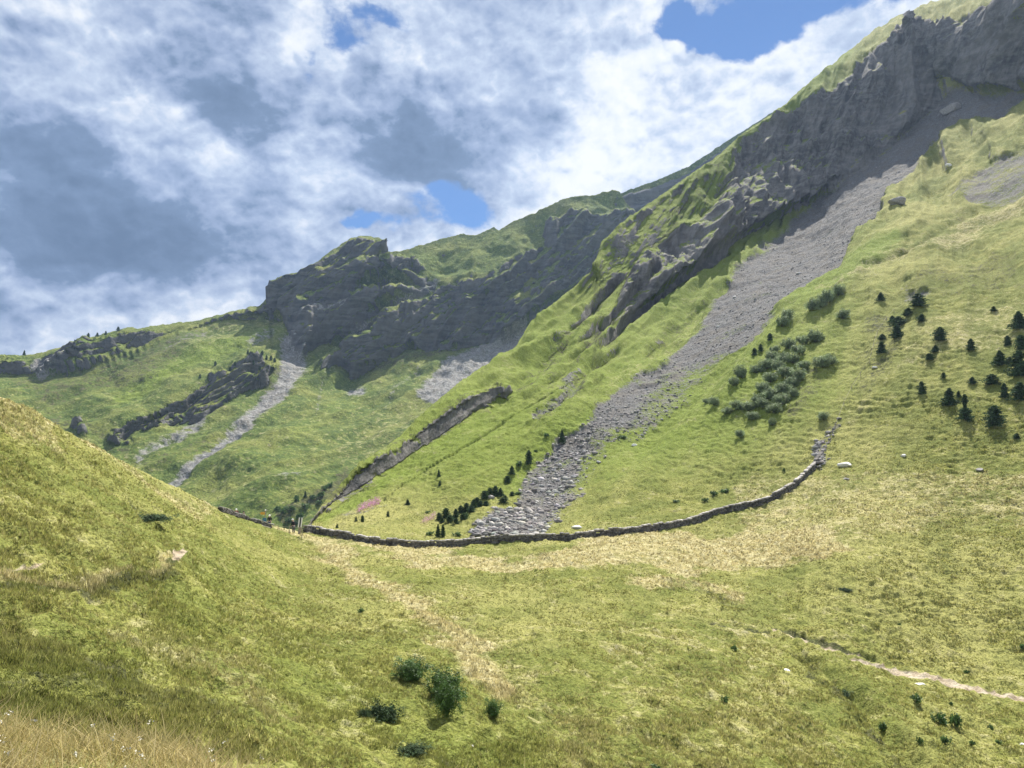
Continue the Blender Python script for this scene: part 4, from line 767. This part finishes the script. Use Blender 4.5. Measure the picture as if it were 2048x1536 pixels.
# direction sign on a pole
D = 90.; base = ray(530, 1066)*D
e = bpy.data.objects.new('direction_sign', None); COL.objects.link(e); e.location = Vector(base); tag(e, 'orange yellow arrow sign on a slim pole behind the blue notice board', 'signpost')
tubeobj('pole', [(0, 0, -.3), (0, 0, 2.7)], .05, .05, MW_, e); capm = box('pole_cap', (.12, .12, .16), (0, 0, 2.76), MWH, e)
sg = np.array([(0, -.02, 0), (-.42, -.02, 0), (-.62, -.02, .16), (-.42, -.02, .32), (0, -.02, .32)]); sg2 = sg+np.array([0, .05, 0])
me = bpy.data.meshes.new('arrow_panel'); me.from_pydata([tuple(q) for q in np.r_[sg, sg2]], [], [(0, 1, 2, 3, 4), (9, 8, 7, 6, 5)]+[(i, 5+i, 5+(i+1) % 5, (i+1) % 5) for i in range(5)]); me.materials.append(MYE); o = bpy.data.objects.new('arrow_panel', me); COL.objects.link(o); o.parent = e; o.location = (-.06, -.06, 2.22)

# blue notice board
base = ray(528.5, 1062)*88.
e = bpy.data.objects.new('notice_board', None); COL.objects.link(e); e.location = Vector(base); tag(e, 'blue rectangular notice board on a post at the end of the short wall', 'notice board')
tubeobj('post', [(0, 0, -.3), (0, 0, .85)], .05, .05, MW_, e); box('panel', (.46, .04, .72), (0, 0, 1.18), MBL, e)
for z, w in ((1.42, .30), (1.30, .34), (1.06, .34), (.94, .26)): box('printed_line', (w, .006, .028), (0, -.024, z), simple('pale_print', (.25, .45, .55)), e, bev=0)
# white info panels right of the gap
base = ray(600, 1066)*89.
e = bpy.data.objects.new('information_panel', None); COL.objects.link(e); e.location = Vector(base); tag(e, 'tall white and black information panel leaning at the start of the long wall', 'information board')
for x in (-.16, .16): box('panel_board', (.13, .05, 1.15), (x, 0, 1.25), MWH, e, rot=(0, R(6), 0))
box('panel_board', (.17, .04, 1.05), (0, .01, 1.25), MDK, e, rot=(0, R(6), 0)); box('stand', (.35, .08, .85), (-.05, .03, .3), MW_, e, rot=(0, R(6), 0))
# fence: posts and wire closing the gap
def fence(pts, label, D, h=1.0, wire=True, hs=None):
    e = bpy.data.objects.new('wire_fence', None); COL.objects.link(e); P0 = Vector(ray(*pts[0])*D); e.location = P0; tag(e, label, 'fence'); pr = []
    for u, v in pts:
        q = Vector(ray(u, v)*D)-P0; pr.append(q); tubeobj('post', [q+Vector((0, 0, -.4)), q+Vector((0, 0, h))], .045, .04, MW_, e)
    for z in ((h*.88, h*.5) if wire else ()):
        for a, b in zip(pr[:-1], pr[1:]): tubeobj('wire', [a+Vector((0, 0, z)), (a+b)/2+Vector((0, 0, z-.04)), b+Vector((0, 0, z))], .012, .012, MW_, e, 5)
fence([(541,1063),(556,1067),(579,1069),(604,1070)], 'low wire fence closing the gap between the two stone walls', 86.5)
e = tag(bpy.data.objects.new('wooden_rail', None), 'pale wooden rail fence in front of the short wall left of the notice board', 'fence'); COL.objects.link(e); P0 = Vector(ray(491, 1054)*84); e.location = P0
pr = [Vector(ray(u, v)*84)-P0 for u, v in ((491,1054),(507,1059),(524,1064),(541,1069))]
for q in pr: tubeobj('post', [q+Vector((0, 0, -.4)), q+Vector((0, 0, .85))], .055, .05, MW_, e)
for a, b in zip(pr[:-1], pr[1:]):
    for z in (.75, .38): tubeobj('rail', [a+Vector((0, -.06, z)), b+Vector((0, -.06, z))], .045, .045, simple('pale_wood', (.5, .45, .37)), e, 6)
# marker stakes along the fence line climbing the slope
pp = [(1700,800),(1712,770),(1724,748),(1738,728),(1750,712),(1757,690),(1768,668),(1780,648),(1795,630)]
for i, (u, v) in enumerate(pp[:0]): pass
e = tag(bpy.data.objects.new('slope_fence', None), 'thin wire fence line climbing the slope above the end of the long wall', 'fence'); COL.objects.link(e)
Q = NS.at([1672,1690,1705,1722,1742,1752,1758,1775,1790], [862,820,785,755,735,705,680,650,632]); e.location = Vector(Q[0])
for i, q in enumerate(Q):
    tubeobj('post', [Vector(q-Q[0])+Vector((0, 0, -.2)), Vector(q-Q[0])+Vector((0, 0, .9))], .04, .04, MW_, e, 6)
    if i: tubeobj('wire', [Vector(Q[i-1]-Q[0])+Vector((0, 0, .8)), Vector(q-Q[0])+Vector((0, 0, .8))], .02, .02, MW_, e, 5)

# ------------------------------------------------------------------ light
SAZ, SEL = 24., 53.      # sun ahead and a little to the right, high
sd = Vector((math.sin(R(SAZ))*math.cos(R(SEL)), math.cos(R(SAZ))*math.cos(R(SEL)), math.sin(R(SEL))))
sl = bpy.data.lights.new('sun', 'SUN'); sl.energy = 5.; sl.angle = R(.53); sl.color = (1., .95, .86); so = bpy.data.objects.new('sun', sl); COL.objects.link(so)
so.rotation_euler = (-sd).to_track_quat('-Z', 'Y').to_euler()
W = bpy.data.worlds.new('World'); S.world = W; W.use_nodes = True; N = NT(W.node_tree)
sky = N.n('ShaderNodeTexSky'); sky.sky_type = 'NISHITA'; sky.sun_disc = False; sky.sun_elevation = R(SEL); sky.sun_rotation = R(SAZ); sky.altitude = 1500; sky.air_density = 1.; sky.dust_density = .1; sky.ozone_density = 2.5
dirv = N.n('ShaderNodeTexCoord').outputs['Generated']
def vm(op, a, b=None, sc=None):
    nd = N.t.nodes.new('ShaderNodeVectorMath'); nd.operation = op
    for i, x in enumerate((a, b)):
        if x is None: continue
        if isinstance(x, bpy.types.NodeSocket): N.t.links.new(x, nd.inputs[i])
        else: nd.inputs[i].default_value = x
    if sc is not None: nd.inputs['Scale'].default_value = sc
    return nd
def warp(vec, scale, amt, det=4.):
    wn = N.n('ShaderNodeTexNoise', i_Scale=scale, i_Detail=det, i_Roughness=.55); N.t.links.new(vec, wn.inputs['Vector'])
    return vm('ADD', vec, vm('SCALE', vm('SUBTRACT', wn.outputs['Color'], (.5, .5, .5)).outputs[0], sc=amt).outputs[0]).outputs[0]
wdir = warp(warp(dirv, 2.6, .11), 9., .03)
hdir = warp(warp(wdir, 9., .05), 26., .03)
def blob(u, v, rx, ry, rot=0., wt=1., soft=0., wdir=wdir):
    c = ray(u, v); k = 1/np.linalg.norm(c)/F; c = c/np.linalg.norm(c)
    s = vm('SUBTRACT', wdir, tuple(c)).outputs[0]
    mp = N.n('ShaderNodeMapping', vector_type='TEXTURE', i_Vector=s); mp.inputs['Rotation'].default_value = (0, R(rot), 0); mp.inputs['Scale'].default_value = (rx*k, max(rx, ry)*k, ry*k)
    return N.m('MULTIPLY', N.ss(vm('LENGTH', mp.outputs[0]).outputs['Value'], soft, 1.5, 1., 0.), wt)
def total(bs):
    o = bs[0]
    for b in bs[1:]: o = N.m('ADD', o, b)
    return o
hb = lambda *a: blob(*a, wdir=hdir)
holes = total([hb(1540,10,210,62,0,1.3),hb(1400,40,90,40,20,.8),hb(1500,80,100,26,0,.55),hb(690,75,60,38,0,.8),hb(612,140,20,45,0,.8),hb(750,425,55,20,10,.95),hb(905,400,62,34,20,.95),hb(820,400,110,40,0,.36),hb(1195,318,60,20,0,.6),hb(740,30,90,26,0,.55),hb(850,60,60,30,0,.35),hb(2000,-300,500,150,0,.5)])
dark = total([blob(60,260,240,110,15,.8),blob(430,160,170,150,10,1.),blob(780,230,170,120,20,1.),blob(290,430,340,130,0,1.15),blob(150,500,320,100,0,.6),blob(900,310,190,70,10,.75),blob(560,260,150,60,25,.7),blob(60,610,140,34,0,.5),blob(330,590,190,34,0,.5),blob(560,400,90,60,0,.35),blob(130,130,150,70,0,.35),blob(1050,120,130,50,10,.4),blob(-400,300,500,300,0,.6),blob(1130,240,150,60,20,.2)])
lite = total([blob(440,335,38,70,-15,1.),blob(560,110,140,34,-55,.9),blob(640,190,100,26,-50,.6),blob(760,110,140,26,5,.6),blob(100,215,120,14,-20,.45),blob(1250,190,280,120,-15,.28),blob(430,590,150,34,10,.55),blob(120,640,150,36,0,.5),blob(860,480,200,44,10,.5),blob(610,410,60,110,0,.35),blob(200,30,100,40,0,.3),blob(930,310,60,22,-30,.3),blob(1650,120,160,40,25,.6),blob(1340,110,150,24,-15,.5)])
def cn(vec, scale, detail, rough, off=(0, 0, 0), sc=(1, 1, 1.35)):
    mp = N.n('ShaderNodeMapping', i_Vector=vec, i_Location=off, i_Scale=sc); return N.noise(mp.outputs[0], scale, detail, rough)
wd2 = warp(dirv, 7., .02, 3.)
def cum(off=(0, 0, 0)):      # billowing noise
    a = N.m('ABSOLUTE', N.m('SUBTRACT', cn(wd2, 8., 1., .5, off), .5)); b = N.m('ABSOLUTE', N.m('SUBTRACT', cn(wd2, 19., 2., .6, (off[0]+3, off[1], off[2])), .5)); c = N.m('ABSOLUTE', N.m('SUBTRACT', cn(wd2, 46., 3., .6, (off[0], off[1]+5, off[2])), .5))
    return N.m('ADD', N.m('ADD', N.m('MULTIPLY', a, 1.6), N.m('MULTIPLY', b, .8)), N.m('MULTIPLY', c, .4))
n1 = cn(dirv, 4.6, 7., .52); n2 = cn(dirv, 15., 8., .6, (3, 1, 2)); n3 = cn(dirv, 2.4, 4., .5, (7, 2, 2)); c1 = cum(); c2 = cum((.004, .0, .012))
shade = N.m('MULTIPLY', N.m('SUBTRACT', c1, c2), 1.3)
hm_ = N.ss(holes, .0, .3)
nz_ = N.m('ADD', N.m('ADD', N.m('MULTIPLY', N.m('SUBTRACT', n1, .5), 1.8), N.m('MULTIPLY', N.m('SUBTRACT', n2, .5), 2.4)), N.m('MULTIPLY', N.m('SUBTRACT', c1, .22), 1.2))
bl = N.m('SUBTRACT', holes, N.m('MULTIPLY', nz_, hm_))
alpha = N.ss(bl, .22, .85, 1., 0.)
e1 = N.ss(cn(warp(dirv, 20., .02, 3.), 5.2, 9., .5, (11, 4, 1)), .465, .535); e2 = N.ss(cn(wd2, 10., 8., .55, (2, 9, 5)), .48, .56)
br = N.m('ADD', N.m('MULTIPLY', N.m('MINIMUM', dark, 1.6), -.42), N.m('MULTIPLY', lite, .30))
for t, k, o in ((n1, .85, .5), (n2, .42, .5), (n3, .3, .5), (c1, -.6, .22)): br = N.m('ADD', br, N.m('MULTIPLY', N.m('SUBTRACT', t, o), k))
br = N.m('ADD', br, N.m('ADD', N.m('MULTIPLY', N.m('SUBTRACT', e1, .5), .17), N.m('MULTIPLY', N.m('SUBTRACT', e2, .5), .12)))
br = N.m('ADD', N.m('ADD', br, shade), .66)
br = N.m('ADD', N.m('MULTIPLY', N.ss(br, -.45, .35), .26), N.m('MULTIPLY', N.m('MAXIMUM', N.m('SUBTRACT', br, .12), 0.), .80))
rp = N.n('ShaderNodeValToRGB'); N.t.links.new(br, rp.inputs[0]); els = rp.color_ramp.elements
CL = [(0., (.085, .135, .235)), (.25, (.17, .245, .39)), (.45, (.32, .40, .58)), (.68, (.56, .64, .79)), (.86, (.86, .89, .94)), (1., (.97, .97, .97))]
els[0].position, els[0].color = 0., (*CL[0][1], 1); els[1].position, els[1].color = 1., (*CL[-1][1], 1)
for p_, c_ in CL[1:-1]: el = els.new(p_); el.color = (*c_, 1)
bg1 = N.n('ShaderNodeBackground', i_Color=N.mix(1., sky.outputs[0], (.62, .86, 1.12), 'MULTIPLY'), i_Strength=.05); bg2 = N.n('ShaderNodeBackground', i_Color=rp.outputs[0], i_Strength=.52)
N.n('ShaderNodeOutputWorld', i_Surface=N.n('ShaderNodeMixShader', i_0=alpha, i_1=bg1.outputs[0], i_2=bg2.outputs[0]).outputs[0])

# ------------------------------------------------------------------ haze
hz = box('haze', (2900, 1900, 97+520), (0, 500, (520-103)/2), None or bpy.data.materials.new('haze'), bev=0)
hm = hz.data.materials[0]; hm.use_nodes = True; NH = NT(hm.node_tree)
pv = NH.n('ShaderNodeVolumePrincipled', i_Color=(.48, .68, 1., 1), i_Density=.00011, i_Anisotropy=.3); NH.n('ShaderNodeOutputMaterial', i_Volume=pv.outputs[0])
tag(hz, 'pale blue mountain haze filling the air', 'haze', kind='stuff')

vs_ = S.view_settings; vs_.view_transform = 'Standard'; vs_.look = 'None'; vs_.exposure = .95; vs_.gamma = 1.; vs_.use_curve_mapping = False
